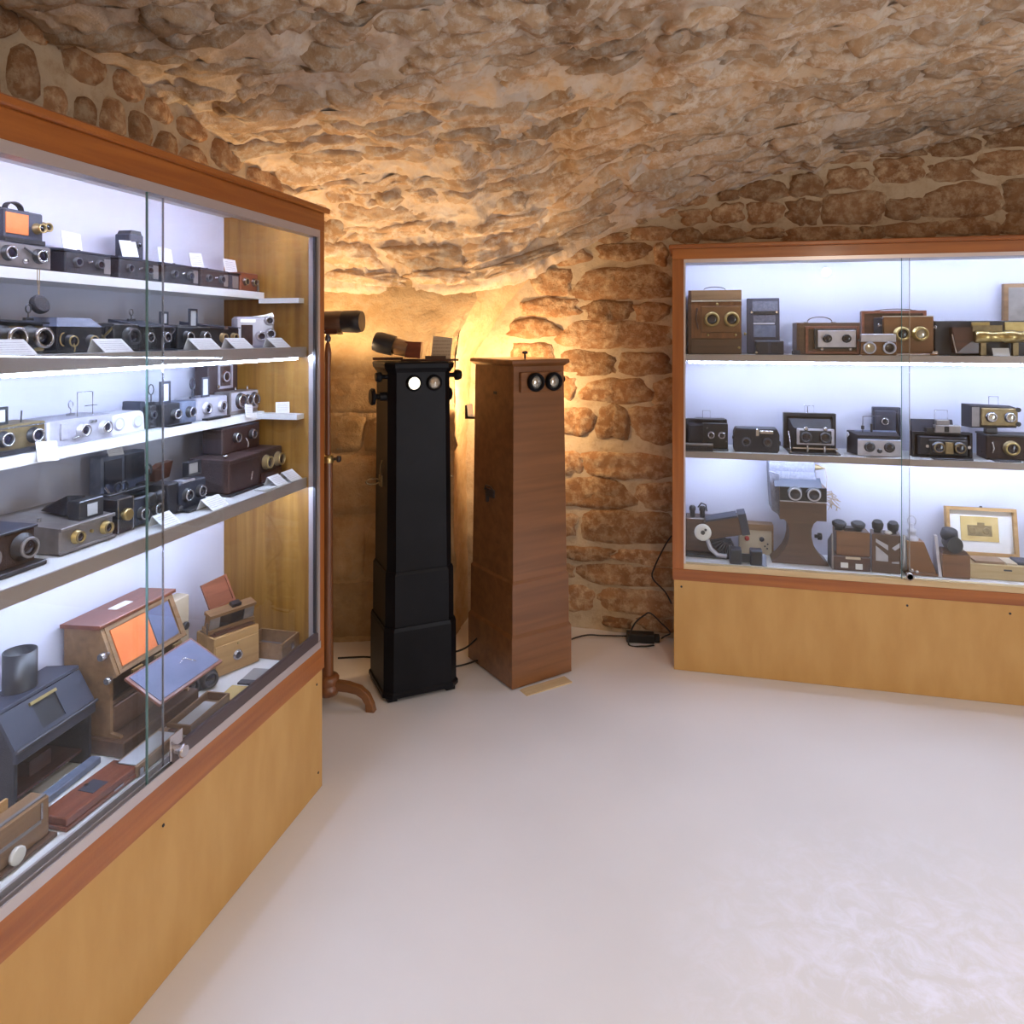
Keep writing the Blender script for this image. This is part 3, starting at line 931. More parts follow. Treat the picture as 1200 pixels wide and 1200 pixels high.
ww, wd = 0.317, 0.375
wv = thing('floor_viewer', 'tall brown mahogany pedestal viewer with a stepped plinth', 'viewer', place((-0.7135, 2.981), 46.5, ww, wd), 46.5)
MB().loft([rect(ww, wd, 0.006), rect(ww, wd, 0.212), rect(ww - 0.018, wd - 0.018, 0.228)]).build('plinth', 'mahogany', wv, 0.002)
MB().loft([rect(ww - 0.016, wd - 0.016, 0.228), rect(ww - 0.018, wd - 0.018, 0.440), rect(ww - 0.034, wd - 0.034, 0.453)]).build('upper_plinth', 'mahogany', wv, 0.002)
MB().loft([rect(ww - 0.030, wd - 0.030, 0.453), rect(0.268, 0.325, 1.370)]).build('column', 'mahogany', wv, 0.002)
MB().loft([rect(0.272, 0.329, 1.366), rect(0.292, 0.349, 1.376), rect(0.304, 0.361, 1.380), rect(0.304, 0.361, 1.392), rect(0.296, 0.353, 1.396)]).build('cap', 'mahogany', wv, 0.001)
hb_ = MB().box(-0.105, 0.115, -0.178, -0.158, 1.255, 1.342).build('lens_board', 'mahogany', wv, 0.003)
for x in (-0.035, 0.060):
    e = MB().lathe([(0.040, 0), (0.042, 0.012), (0.036, 0.026), (0.031, 0.026), (0.029, 0.008)], (x, -0.178, 1.298), (0, -1, 0), 20).build('eyepiece', 'black_lacquer', wv)
    MB().lathe([(0.0295, 0.008), (0.024, 0.014), (0.012, 0.018), (0.001, 0.019)], (x, -0.178, 1.298), (0, -1, 0), 18).build('eyepiece_lens', 'bright_glass', e)
knob(wv, (0.134, -0.085, 1.30), (1, 0, 0), 0.020, 0.055)
knob(wv, (0.134, -0.10, 1.352), (1, 0, 0), 0.013, 0.030)
MB().lathe([(0.004, 0), (0.004, 0.022), (0.013, 0.024), (0.013, 0.032), (0.006, 0.036)], (-0.02, -0.08, 1.395), (0, 0, 1), 12).build('finial', 'steel_dark', wv)
MB().box(-0.1385, -0.130, -0.03, -0.005, 1.240, 1.252).build('keyhole', 'black_paint', wv)
MB().box(-0.150, -0.134, -0.02, 0.045, 0.78, 0.815).tube([(-0.15, -0.03, 0.81), (-0.156, -0.01, 0.83), (-0.156, 0.03, 0.83), (-0.15, 0.05, 0.81)], 0.004).box(-0.152, -0.134, 0.03, 0.042, 0.755, 0.79).build('latch', 'steel_dark', wv)
sh = MB().prism([(-0.11, 0), (0.12, 0), (0.12, 0.006), (-0.10, 0.004)], -0.03, 0.03).build('wooden_shim', 'oak_pale')
sh.location = (-0.585, 3.05, 0.0)
sh.rotation_euler = (0, 0, math.radians(44))
tag(sh, 'thin pale wooden shim under the brown pedestal viewer', 'shim')

# ------------------------------------------------------------------ stand with a viewer head
st = thing('viewer_stand', 'slim turned wooden stand carrying a hooded stereo viewer, beside the long cabinet', 'stand', (-1.411, 2.69, 0), 13.46)
MB().lathe([(0.030, 0.045), (0.040, 0.05), (0.046, 0.065), (0.046, 0.085), (0.040, 0.088), (0.043, 0.094), (0.046, 0.115), (0.040, 0.124), (0.024, 0.128)], n=20).build('hub', 'mahogany_z', st)
for a in (-12, 108, 228):
    M = Matrix.Rotation(math.radians(a), 4, 'Z')
    loops = []
    for x, z, hw, hh in ((0.035, 0.088, 0.014, 0.020), (0.09, 0.086, 0.014, 0.019), (0.135, 0.078, 0.014, 0.018), (0.165, 0.058, 0.014, 0.017), (0.182, 0.028, 0.014, 0.017), (0.187, 0.0, 0.016, 0.018)):
        dx, dz = (0, 1) if x < 0.12 else ((0.5, 0.85) if x < 0.15 else ((0.85, 0.5) if x < 0.17 else (1, 0)))
        loops.append([(x - dx * hh, -hw, max(z - dz * hh, 0)), (x - dx * hh, hw, max(z - dz * hh, 0)), (x + dx * hh, hw, max(z + dz * hh, 0)), (x + dx * hh, -hw, max(z + dz * hh, 0))])
    MB().loft(loops, M=M).build('leg', 'mahogany', st, 0.004, seg=2)
MB().lathe([(0.023, 0.126), (0.022, 0.55), (0.021, 0.98), (0.016, 1.0)], n=12).build('lower_post', 'mahogany_z', st)
c_ = MB().lathe([(0.024, 0.985), (0.025, 1.0), (0.022, 1.012), (0.016, 1.016)], n=14).build('collar', 'brass', st)
knob(c_, (0.022, 0, 1.0), (1, 0, 0), 0.014, 0.03, 'steel_dark')
MB().lathe([(0.012, 1.01), (0.012, 1.38), (0.014, 1.40), (0.015, 1.43), (0.009, 1.465), (0.006, 1.470), (0.006, 1.476)], n=12).build('upper_post', 'mahogany_z', st)
MB().lathe([(0.008, 1.474), (0.013, 1.480), (0.013, 1.492), (0.008, 1.500), (0.012, 1.504)], n=12).build('swivel', 'steel_dark', st)
hd = MB().box(-0.17, 0.05, -0.055, 0.055, 1.504, 1.512).box(-0.17, 0.05, -0.050, 0.050, 1.512, 1.560).build('viewer_head', 'dark_wood', st, 0.002)


def hood(parent, name, m, x0, x1, hw, zc, hz, flare, n=20, M=None):
    b = MB()
    loops = []
    for k in range(5):
        t = k / 4
        x = x0 + (x1 - x0) * t
        f = 1 + flare * t - (0.12 if k == 4 else 0)
        loops.append([(x - 0.02 * flare * math.cos(2 * PI * i / n) ** 2, hw * f * math.cos(2 * PI * i / n), zc + hz * f * math.sin(2 * PI * i / n)) for i in range(n)])
    return b.loft(loops, True, True, M).build(name, m, parent)


hood(hd, 'eyepiece_box', 'walnut', -0.01, 0.075, 0.070, 1.556, 0.042, 0.06)
hood(hd, 'hood', 'black_paint', 0.066, 0.140, 0.074, 1.556, 0.044, 0.06)

# hand viewer left lying on the black pedestal
hv_loc = bv.matrix_basis @ Vector((0, 0, 0))
hs_ = thing('hand_stereoscope', 'brown hand stereoscope with black hood lying on the black pedestal viewer', 'stereoscope', (bv.location.x - 0.005, bv.location.y + 0.01, 1.389), 13.46 + 2)
MB().box(-0.05, 0.20, -0.012, 0.012, 0.0, 0.009).box(-0.17, -0.04, -0.02, 0.02, 0.004, 0.016).build('slide_bar', 'dark_wood', hs_, 0.001)
MB().loft([[(-0.03, -0.04, 0.016), (0.036, -0.055, 0.012), (0.036, 0.055, 0.012), (-0.03, 0.04, 0.016)], [(-0.03, -0.04, 0.085), (0.044, -0.055, 0.082), (0.044, 0.055, 0.082), (-0.03, 0.04, 0.085)]]).build('lens_box', 'rosewood', hs_, 0.002)
M_ = T(-0.075, 0, 0.064, ry=14)
hood(hs_, 'eyepiece_shell', 'walnut_pale', 0.055, -0.01, 0.066, 0.0, 0.034, 0.10, M=M_)
hood(hs_, 'hood', 'black_paint', -0.005, -0.090, 0.074, 0.0, 0.044, 0.04, M=M_)
ch = MB().box(0.055, 0.145, -0.008, 0.008, 0.009, 0.022).build('card_holder', 'dark_wood', hs_)
MB().box(0.058, 0.142, -0.002, 0.002, 0.018, 0.115, M=T(0.02, 0, 0, ry=6)).build('stereo_card', 'old_print', ch)

# uplighter hidden behind the two viewers
ul = thing('floor_uplighter', 'grey floor uplighter half hidden behind the brown pedestal viewer', 'lamp', (-0.88, 3.38, 0))
MB().lathe([(0.09, 0), (0.09, 0.012), (0.02, 0.022), (0.011, 0.03), (0.011, 1.10)], n=20).build('pole', 'steel_dark', ul)
MB().prism([(-0.15, 1.10), (0.05, 1.10), (0.07, 1.165), (0.06, 1.165), (0.045, 1.112), (-0.135, 1.112), (-0.14, 1.165), (-0.15, 1.165)], -0.045, 0.045).build('lamp_head', 'steel_dark', ul)


def cable(name, pts, label, r=0.004, m='cable_black'):
    P = [Vector(p) for p in pts]
    out = []
    for i in range(len(P) - 1):
        p0, p1, p2, p3 = P[max(i - 1, 0)], P[i], P[i + 1], P[min(i + 2, len(P) - 1)]
        for k in range(6):
            t = k / 6
            out.append(0.5 * ((2 * p1) + (-p0 + p2) * t + (2 * p0 - 5 * p1 + 4 * p2 - p3) * t * t + (-p0 + 3 * p1 - 3 * p2 + p3) * t ** 3))
    out.append(P[-1])
    return tag(MB().tube(out, r, 6).build(name, m), label, 'cable')


cable('power_cable', [(-1.57, 3.09, 0.004), (-1.46, 3.13, 0.004), (-1.38, 3.14, 0.004), (-1.33, 3.15, 0.03), (-1.26, 3.12, 0.05), (-1.20, 3.04, 0.06)], 'black cable running across the floor to the black pedestal viewer')
cable('power_cable', [(-0.66, 3.40, 0.004), (-0.50, 3.56, 0.02), (-0.40, 3.61, 0.012), (-0.285, 3.62, 0.016)], 'black cable from the brown pedestal viewer to the power adapter')
cable('power_cable', [(-0.118, 3.62, 0.02), (-0.10, 3.63, 0.03), (-0.075, 3.63, 0.05), (-0.12, 3.64, 0.09), (-0.17, 3.645, 0.13), (-0.20, 3.64, 0.12), (-0.25, 3.60, 0.080), (-0.27, 3.55, 0.006), (-0.20, 3.545, 0.006), (-0.15, 3.57, 0.006)], 'black cable looped around the power adapter')
cable('power_cable', [(-0.068, 3.60, 0.53), (-0.10, 3.64, 0.47), (-0.15, 3.65, 0.36), (-0.16, 3.655, 0.30), (-0.10, 3.65, 0.24), (-0.068, 3.63, 0.19)], 'black cable hanging in a bend from the side of the glazed cabinet')
ad = thing('power_adapter', 'black power adapter block on the floor beside the glazed cabinet', 'adapter', (-0.21, 3.615, 0), 6)
MB().box(-0.075, 0.06, -0.028, 0.028, 0.0, 0.042).build('body', 'cable_black', ad, 0.004)
MB().box(0.06, 0.085, -0.018, 0.018, 0.004, 0.034).build('plug', 'cable_black', ad, 0.003)
cable('power_cable', [(-1.02, 3.02, 0.11), (-0.96, 3.12, 0.10), (-0.90, 3.24, 0.14)], 'upper of two cables strung low between the two pedestal viewers')
cable('power_cable', [(-1.02, 3.02, 0.05), (-0.97, 3.10, 0.03), (-0.91, 3.2, 0.02)], 'lower of two cables strung low between the two pedestal viewers')

# ================================================================== EXHIBITS: shared pieces (front of every thing faces local -y)


def body(p, w, h, d, m, x=0, y=0, z=0, name='body', bevel=0.003, M=None):
    return MB().box(x - w / 2, x + w / 2, y, y + d, z, z + h, M).build(name, m, p, bevel)


def lens(p, x, z, r, ln, y=0.0, m='black_paint', ring='nickel', glass='lens_glass', flange=1.25, n=16):
    l_ = MB().lathe([(r * flange, 0), (r * flange, ln * 0.15), (r, ln * 0.2), (r, ln), (r * 0.80, ln), (r * 0.72, ln * 0.75)], (x, y, z), (0, -1, 0), n).build('lens', m, p)
    MB().lathe([(r * 1.03, ln * 0.80), (r * 1.05, ln * 0.86), (r * 1.05, ln * 1.02), (r * 0.82, ln * 1.04), (r * 0.80, ln * 0.97)], (x, y, z), (0, -1, 0), n, caps=False).build('lens_ring', ring, l_)
    MB().lathe([(r * 0.74, ln * 0.76), (r * 0.5, ln * 0.87), (r * 0.05, ln * 0.92)], (x, y, z), (0, -1, 0), n).build('lens_glass', glass, l_)
    return l_


def finder(p, x, y, z, w, h, m='steel_dark', r=0.0014, cross=False):
    b = MB().tube([(x - w / 2, y, z), (x - w / 2, y, z + h), (x + w / 2, y, z + h), (x + w / 2, y, z)], r, 5, True)
    if cross:
        b.tube([(x, y, z), (x, y, z + h)], r * 0.6, 4).tube([(x - w / 2, y, z + h / 2), (x + w / 2, y, z + h / 2)], r * 0.6, 4)
    return b.build('frame_finder', m, p)


def plate_finder(p, x, y, z, w, h, m='slate', g='frosted'):
    f = MB().frame(x - w / 2, x + w / 2, z, z + h, y - 0.002, y + 0.002, w * 0.17).build('plate_finder', m, p)
    MB().box(x - w * 0.33, x + w * 0.33, y - 0.0008, y + 0.0008, z + w * 0.16, z + h - w * 0.16).build('finder_glass', g, f)
    return f


def sight(p, x, y, z, h, m='steel_dark', r=0.0016):
    q = h * 0.26
    return MB().box(x - 0.010, x + 0.010, y - 0.004, y + 0.004, z, z + 0.006).tube([(x, y, z), (x, y, z + h - 2 * q)], r, 5).tube(
        [(x + q * 0.72 * math.sin(2 * PI * i / 12), y, z + h - q - q * math.cos(2 * PI * i / 12)) for i in range(12)], r, 5, True).build('ring_sight', m, p)


def bellows(p, w, h, y0, y1, m='black_leather', z0=0.0, folds=5, w2=None, h2=None, x=0.0):
    w2, h2 = w2 or w, h2 or h
    loops = []
    n = folds * 2
    for k in range(n + 1):
        t = k / n
        s_ = 1.0 if k % 2 else 0.90
        ww_, hh = (w + (w2 - w) * t) * s_ / 2, (h + (h2 - h) * t) * s_ / 2
        zc = z0 + (h + (h2 - h) * t) / 2
        y = y0 + (y1 - y0) * t
        loops.append([(x - ww_, y, zc - hh), (x + ww_, y, zc - hh), (x + ww_, y, zc + hh), (x - ww_, y, zc + hh)])
    return MB().loft(loops).build('bellows', m, p)


def strap(p, w, z, h, y, m='brown_leather', x=0.0):
    pts = [(x + w / 2 * math.cos(PI * i / 10), z + h * math.sin(PI * i / 10) ** 0.8) for i in range(11)]
    b = MB()
    lo = [[(a, y - 0.008, c - 0.0015), (a, y + 0.008, c - 0.0015), (a, y + 0.008, c + 0.0015), (a, y - 0.008, c + 0.0015)] for a, c in pts]
    b.loft(lo)
    b.box(x - w / 2 - 0.014, x - w / 2 + 0.004, y - 0.006, y + 0.006, z - 0.001, z + 0.003).box(x + w / 2 - 0.004, x + w / 2 + 0.014, y - 0.006, y + 0.006, z - 0.001, z + 0.003)
    return b.build('handle', m, p)


def dial(p, pt, ax, r, ln, m='nickel', name='knob'):
    return MB().lathe([(r * 0.5, 0), (r * 0.5, ln * 0.4), (r, ln * 0.45), (r, ln * 0.9), (r * 0.85, ln)], pt, ax, 12).build(name, m, p)


def bars(p, name, m, *bx, bevel=0.0):
    b = MB()
    for q in bx:
        b.box(*q)
    return b.build(name, m, p, bevel)


LEFT_TURN = 90
Z1, Z2, Z3, Z4, Z5 = 1.643, 1.460, 1.247, 1.030, 0.475


def L(name, label, cat, u, v, z, rz=90, group=None):
    return thing(name, label, cat, (u, v, z + 0.0012), rz, group)


def card(label, loc, rz=90, w=0.058, h=0.044, lean=12, roll=0, group='printed cards among the cameras of the long cabinet', m='printed_card'):
    o = MB().box(-w / 2, w / 2, -0.0006, 0.0006, 0, h).build('label_card', m)
    o.location = (loc[0], loc[1], loc[2] + 0.0012)
    o.rotation_euler = (-math.radians(lean), math.radians(roll), math.radians(rz))
    return tag(o, label, 'card', group)


def tent(label, loc, w=0.08, ln=0.046, rise=0.030, group='folded cards along the cabinet shelves', rz=90):
    t = thing('tent_card', label, 'card', loc, rz, group)
    a = math.asin(rise / ln)
    f = MB().box(-w / 2, w / 2, -0.0006, 0.0006, 0, ln).build('front_panel', 'printed_card', t)
    f.rotation_euler = (-(PI / 2 - a), 0, 0)
    dy = ln * math.cos(a)
    MB().loft([[(-w / 2, dy, rise), (w / 2, dy, rise), (w / 2, dy + 0.012, 0), (-w / 2, dy + 0.012, 0)], [(-w / 2, dy + 0.001, rise), (w / 2, dy + 0.001, rise), (w / 2, dy + 0.013, 0), (-w / 2, dy + 0.013, 0)]]).build('rear_panel', 'paper', t)
    return t


# ------------------------------------------------------------------ long cabinet, top shelf
t = L('stereo_camera', 'steel grey stereo camera with two nickel lenses, first on the top shelf', 'camera', -1.392, 1.272, Z1)
body(t, 0.165, 0.056, 0.09, 'grey_leather', y=0.006)
bars(t, 'face_plate', 'grey_metal', (-0.078, 0.078, 0.0, 0.006, 0.004, 0.052))
for x in (-0.028, 0.048):
    lens(t, x, 0.030, 0.0135, 0.014, m='black_paint')
MB().lathe([(0.006, 0), (0.006, 0.006), (0.001, 0.008)], (0.012, 0, 0.016), (0, -1, 0), 10).build('dial', 'nickel', t)
MB().tube([(0.010, -0.003, 0.045), (0.020, -0.006, 0.038), (0.030, -0.003, 0.034)], 0.0025).build('lever', 'steel_dark', t)
bars(t, 'side_clip', 'nickel', (0.066, 0.074, -0.003, 0.0, 0.02, 0.042))

t = L('plate_camera', 'black plate camera with an orange card and brass lenses, standing on the steel grey camera', 'camera', -1.40, 1.292, Z1 + 0.056)
body(t, 0.095, 0.070, 0.05, 'slate')
bars(t, 'shutter_card', 'orange_card', (-0.046, 0.008, -0.002, 0.0, 0.018, 0.062))
bars(t, 'base', 'black_paint', (-0.05, 0.05, -0.003, 0.052, -0.0, 0.010))
for x, z in ((0.030, 0.036), (0.052, 0.042)):
    lens(t, x, z, 0.010, 0.018, y=0.006 if x > 0.04 else 0, m='dull_brass', ring='brass')
strap(t, 0.04, 0.070, 0.018, 0.02, 'black_leather', x=-0.01)

S1B = [(1.463, 0.138, 'black', 'black box stereo camera with a raised sloping lid, left of the small upright camera', 'black_leather', 'slate'),
       (1.630, 0.142, 'black', 'black box stereo camera carrying the small upright box camera', 'black_leather', 'slate'),
       (1.797, 0.138, 'black', 'black box stereo camera behind the overlap of the glass panes, top shelf', 'black_leather', 'slate'),
       (1.945, 0.130, 'brown', 'dull brown-black box stereo camera right of the overlapping panes, top shelf', 'brown_leather', 'slate')]
for i, (v, w, _, lab, m, lm) in enumerate(S1B):
    t = L('box_camera', lab, 'camera', -1.395, v, Z1)
    body(t, w, 0.052, 0.10, m)
    MB().loft([[(-w / 2 - 0.004, 0.0, 0.052), (w / 2, 0.0, 0.052), (w / 2, 0.10, 0.054), (-w / 2 - 0.004, 0.10, 0.060)],
               [(-w / 2 - 0.004, 0.0, 0.057), (w / 2, 0.0, 0.055), (w / 2, 0.10, 0.057), (-w / 2 - 0.004, 0.10, 0.066)]]).build('lid', lm, t, 0.001)
    for x in (-0.036, 0.030):
        lens(t, x * w / 0.138, 0.028, 0.010, 0.008, m='black_paint', ring='steel_dark')
    bars(t, 'slide_plate', 'grey_metal', (w / 2 - 0.024, w / 2 - 0.004, -0.0015, 0, 0.008, 0.044))
    MB().tube([(-0.006, -0.002, 0.030), (0.006, -0.003, 0.033)], 0.0022).build('lever', 'nickel', t)
    MB().cyl((0.0, 0.03, 0.056), (0.0, 0.03, 0.062), 0.004, n=8).build('button', 'steel_dark', t)
    card(['white printed card leaning on the black box camera left of the small upright camera', 'white printed card tilted against the small upright box camera',
          'white printed card on the lid of the box camera by the pane overlap', 'white printed card on the lid of the brown-black box camera'][i],
         (-1.452 + 0.02 * (i == 1), [1.473, 1.640, 1.800, 1.940][i], Z1 + 0.064), roll=-4 if i % 2 else 3)
t = L('box_camera', 'dark slate box camera with a thin flat lid, second from the veneered end panel', 'camera', -1.395, 2.040, Z1)
body(t, 0.052, 0.050, 0.10, 'slate')
bars(t, 'lid', 'black_paint', (-0.030, 0.030, -0.004, 0.104, 0.050, 0.054), bevel=0.001)
bars(t, 'slide_plate', 'grey_metal', (-0.010, 0.020, -0.0015, 0, 0.006, 0.044))
card('white printed card standing beside the veneered end panel on the top shelf', (-1.45, 2.105, Z1 + 0.062), w=0.066)
t = L('stereo_camera', 'reddish brown stereo camera against the veneered end panel of the top shelf', 'camera', -1.392, 2.118, Z1)
body(t, 0.098, 0.060, 0.10, 'rosewood')
for x in (-0.024, 0.024):
    lens(t, x, 0.030, 0.011, 0.010, m='dark_wood', ring='dull_brass')
bars(t, 'corner_bracket', 'grey_metal', (0.042, 0.050, -0.004, 0.004, 0.002, 0.040))
t = L('small_box_camera', 'small upright black box camera standing on a flat box camera of the top shelf', 'camera', -1.440, 1.672, Z1 + 0.062)
body(t, 0.05, 0.066, 0.05, 'slate')
MB().prism([(-0.020, 0.066), (0.022, 0.066), (0.018, 0.076), (-0.014, 0.076)], 0.004, 0.046).build('hood', 'black_paint', t)
lens(t, 0.006, 0.038, 0.008, 0.005, m='black_paint', ring='steel_dark')
t = L('lens_cap', 'round black lens cap hanging on a cord from the top shelf', 'lens cap', -1.366, 1.295, 1.585)
MB().lathe([(0.020, -0.004), (0.021, 0.0), (0.021, 0.008), (0.018, 0.010)], (0, 0, -0.02), (0.0, -1, 0.35), 20).build('cap', 'black_leather', t)
MB().tube([(0, 0, 0.0), (-0.002, 0.001, 0.03), (-0.003, 0.0, 0.058)], 0.0008, 5).tube([(0.001, 0, 0.0), (0.003, 0.001, 0.03), (0.003, 0.0, 0.058)], 0.0008, 5).build('cord', 'string', t)

# ------------------------------------------------------------------ long cabinet, second shelf
t = L('stereo_camera', 'large black stereo camera with two long chrome-ringed lenses, first on the second shelf', 'camera', -1.315, 1.165, Z2)
body(t, 0.19, 0.066, 0.10, 'black_leather')
MB().loft([[(-0.10, -0.012, 0.068), (0.098, -0.012, 0.062), (0.098, 0.11, 0.066), (-0.10, 0.11, 0.072)], [(-0.10, -0.012, 0.074), (0.098, -0.012, 0.066), (0.098, 0.11, 0.070), (-0.10, 0.11, 0.078)]]).build('top_flap', 'slate', t, 0.001)
bars(t, 'shutter_board', 'dull_brass', (-0.02, 0.088, -0.010, 0.0, 0.006, 0.058), bevel=0.003)
for x in (-0.012, 0.048):
    lens(t, x, 0.034, 0.020, 0.045, y=-0.008, m='black_paint')
MB().lathe([(0.006, 0), (0.006, 0.008), (0.002, 0.012)], (0.018, -0.010, 0.044), (0, -1, 0), 10).build('shutter_button', 'nickel', t)
sight(t, 0.085, 0.03, 0.070, 0.034)
t = L('stereo_camera', 'grey topped leather stereo camera with a curved brass hook, second on the second shelf', 'camera', -1.325, 1.366, Z2)
body(t, 0.125, 0.058, 0.10, 'black_leather')
MB().loft([[(-0.063, -0.001, 0.058), (0.063, -0.001, 0.058), (0.063, 0.101, 0.058), (-0.063, 0.101, 0.058)], [(-0.050, 0.015, 0.078), (0.045, 0.015, 0.078), (0.040, 0.095, 0.080), (-0.052, 0.095, 0.080)]]).build('hooded_top', 'blue_grey', t, 0.002)
for x in (-0.03, 0.028):
    lens(t, x, 0.026, 0.012, 0.012, m='black_paint', ring='brass')
MB().tube([(-0.052 - 0.010 * math.cos(a), -0.006, 0.030 + 0.014 * math.sin(a)) for a in [PI * (i / 8 - 0.5) for i in range(9)]], 0.0016).tube([(-0.03, -0.008, 0.028), (-0.028, -0.012, 0.010), (-0.028, -0.010, 0.002)], 0.0014).build('hook', 'brass', t)
t = L('strut_camera', 'black strut camera with brass scissors and one large round lens, second shelf', 'camera', -1.30, 1.480, Z2)
body(t, 0.085, 0.070, 0.03, 'black_leather', y=0.06)
bellows(t, 0.05, 0.05, 0.06, 0.01, z0=0.010, folds=4)
bars(t, 'front_board', 'black_paint', (-0.040, 0.040, 0.004, 0.010, 0.004, 0.066), bevel=0.002)
for s_ in (-1, 1):
    MB().tube([(s_ * 0.036, 0.060, 0.058), (s_ * 0.040, 0.034, 0.034), (s_ * 0.036, 0.010, 0.058)], 0.003, 5).tube([(s_ * 0.038, 0.060, 0.012), (s_ * 0.040, 0.034, 0.036), (s_ * 0.038, 0.010, 0.012)], 0.003, 5).build('strut', 'brass', t)
lens(t, 0.008, 0.036, 0.019, 0.018, y=0.004, ring='steel_dark')
t = L('folding_camera', 'black folding stereo camera with sloping top and single ring sight, second shelf', 'camera', -1.31, 1.586, Z2)
body(t, 0.115, 0.060, 0.09, 'black_leather')
MB().loft([[(-0.06, -0.004, 0.060), (0.06, -0.004, 0.060), (0.06, 0.09, 0.062), (-0.06, 0.09, 0.062)], [(-0.06, 0.0, 0.063), (0.06, 0.0, 0.063), (0.06, 0.09, 0.078), (-0.06, 0.09, 0.080)]]).build('sloping_top', 'slate', t, 0.001)
for x in (-0.03, 0.032):
    lens(t, x, 0.034, 0.012, 0.012, ring='nickel')
sight(t, -0.05, 0.03, 0.074, 0.030)
bars(t, 'stand_plate', 'slate', (-0.055, 0.055, -0.02, 0.0, 0.0, 0.004))
t = L('strut_camera', 'black strut stereo camera with tall plate finder and open struts, second shelf', 'camera', -1.30, 1.730, Z2)
body(t, 0.15, 0.068, 0.03, 'black_leather', y=0.06)
bellows(t, 0.12, 0.05, 0.06, 0.012, z0=0.008, folds=4)
bars(t, 'front_board', 'black_paint', (-0.070, 0.070, 0.004, 0.012, 0.004, 0.062), bevel=0.002)
for x in (-0.034, 0.036):
    lens(t, x, 0.034, 0.014, 0.014, y=0.004)
for s_ in (-1, 1):
    MB().tube([(s_ * 0.066, 0.060, 0.056), (s_ * 0.070, 0.034, 0.034), (s_ * 0.066, 0.010, 0.056)], 0.0025, 5).build('strut', 'nickel', t)
plate_finder(t, 0.012, 0.02, 0.060, 0.034, 0.052)
plate_finder(t, -0.06, 0.055, 0.066, 0.032, 0.036)
t = L('folding_camera', 'black folding camera with ridged grey lid, left of the tall chrome camera', 'camera', -1.32, 1.885, Z2)
body(t, 0.14, 0.060, 0.10, 'black_leather')
MB().loft([[(-0.072, -0.004, 0.060), (0.072, -0.004, 0.060), (0.072, 0.10, 0.064), (-0.072, 0.10, 0.070)], [(-0.072, -0.004, 0.065), (0.072, -0.004, 0.063), (0.072, 0.10, 0.072), (-0.072, 0.10, 0.080)]]).build('lid', 'slate', t, 0.001)
for x in (-0.012, 0.040):
    lens(t, x, 0.032, 0.012, 0.012, m='dull_brass', ring='brass')
bars(t, 'lid_clasp', 'nickel', (-0.01, 0.006, -0.006, 0.0, 0.056, 0.066))
t = L('cine_camera', 'tall chrome and brown leather camera with three round lens mounts beside the end panel', 'camera', -1.330, 2.055, Z2, 50)
body(t, 0.125, 0.098, 0.045, 'satin_nickel', bevel=0.008)
MB().prism([(-0.010, 0.098), (0.030, 0.104), (0.056, 0.112), (0.062, 0.098)], 0.004, 0.04).build('top_housing', 'nickel', t, 0.002)
bars(t, 'leather_panel', 'brown_leather', (-0.044, -0.008, -0.002, 0.0, 0.008, 0.072), bevel=0.001)
bars(t, 'winding_plate', 'nickel', (-0.046, 0.0, -0.002, 0.0, 0.080, 0.090))
for x, z, r in ((0.018, 0.036, 0.014), (0.048, 0.044, 0.014), (0.044, 0.086, 0.013)):
    lens(t, x, z, r, 0.012, m='satin_nickel', ring='nickel')
for i, (v, lab) in enumerate(((1.122, 'folded white card in front of the large stereo camera with chrome-ringed lenses'), (1.372, 'folded white card in front of the camera with the brass hook'),
                              (1.690, 'folded white card in front of the camera with the tall plate finder'), (1.845, 'folded white card in front of the camera with the ridged grey lid'),
                              (2.050, 'folded white card in front of the tall chrome camera'))):
    tent(lab, (-1.226, v, Z2 + 0.002), w=(0.078, 0.085, 0.095, 0.09, 0.085)[i])

# ------------------------------------------------------------------ long cabinet, third shelf
t = L('stereo_camera', 'olive and black stereo camera with an open frame finder, first on the third shelf', 'camera', -1.390, 1.262, Z3)
body(t, 0.15, 0.062, 0.085, 'dull_brass')
bars(t, 'base_board', 'black_paint', (-0.07, 0.06, -0.012, 0.05, 0.0, 0.010))
for x in (-0.030, 0.042):
    lens(t, x, 0.034, 0.014, 0.016)
bars(t, 'bright_trim', 'nickel', (-0.07, 0.07, -0.002, 0, 0.055, 0.058))
plate_finder(t, -0.02, 0.02, 0.062, 0.036, 0.038, 'black_paint')
MB().tube([(0.03, 0.02, 0.062), (0.032, 0.02, 0.088)], 0.0018).build('rear_sight', 'steel_dark', t)
t = L('stereo_camera', 'pale lilac metal stereo camera with a wire frame finder, third shelf', 'camera', -1.386, 1.432, Z3)
MB().loft([[(-0.098, 0.0, 0.0), (0.098, 0.0, 0.0), (0.098, 0.10, 0.0), (-0.098, 0.10, 0.0)], [(-0.098, 0.0, 0.058), (0.098, 0.0, 0.058), (0.098, 0.10, 0.058), (-0.098, 0.10, 0.058)]]).build('body', 'satin_nickel', t, 0.005)
bars(t, 'corner_post', 'white_enamel', (-0.099, -0.090, -0.002, 0.01, 0.002, 0.056), bevel=0.001)
bars(t, 'film_door', 'satin_nickel', (-0.062, -0.044, -0.004, 0.0, 0.012, 0.050), bevel=0.001)
for x in (0.0, 0.066):
    lens(t, x, 0.028, 0.0135, 0.014, m='satin_nickel')
for x in (0.024, 0.036):
    MB().cyl((x, 0, 0.046), (x, -0.006, 0.046), 0.004, n=8).build('button', 'nickel', t)
MB().tube([(-0.03, -0.004, 0.012), (-0.012, -0.008, 0.016)], 0.0025).build('lever', 'nickel', t)
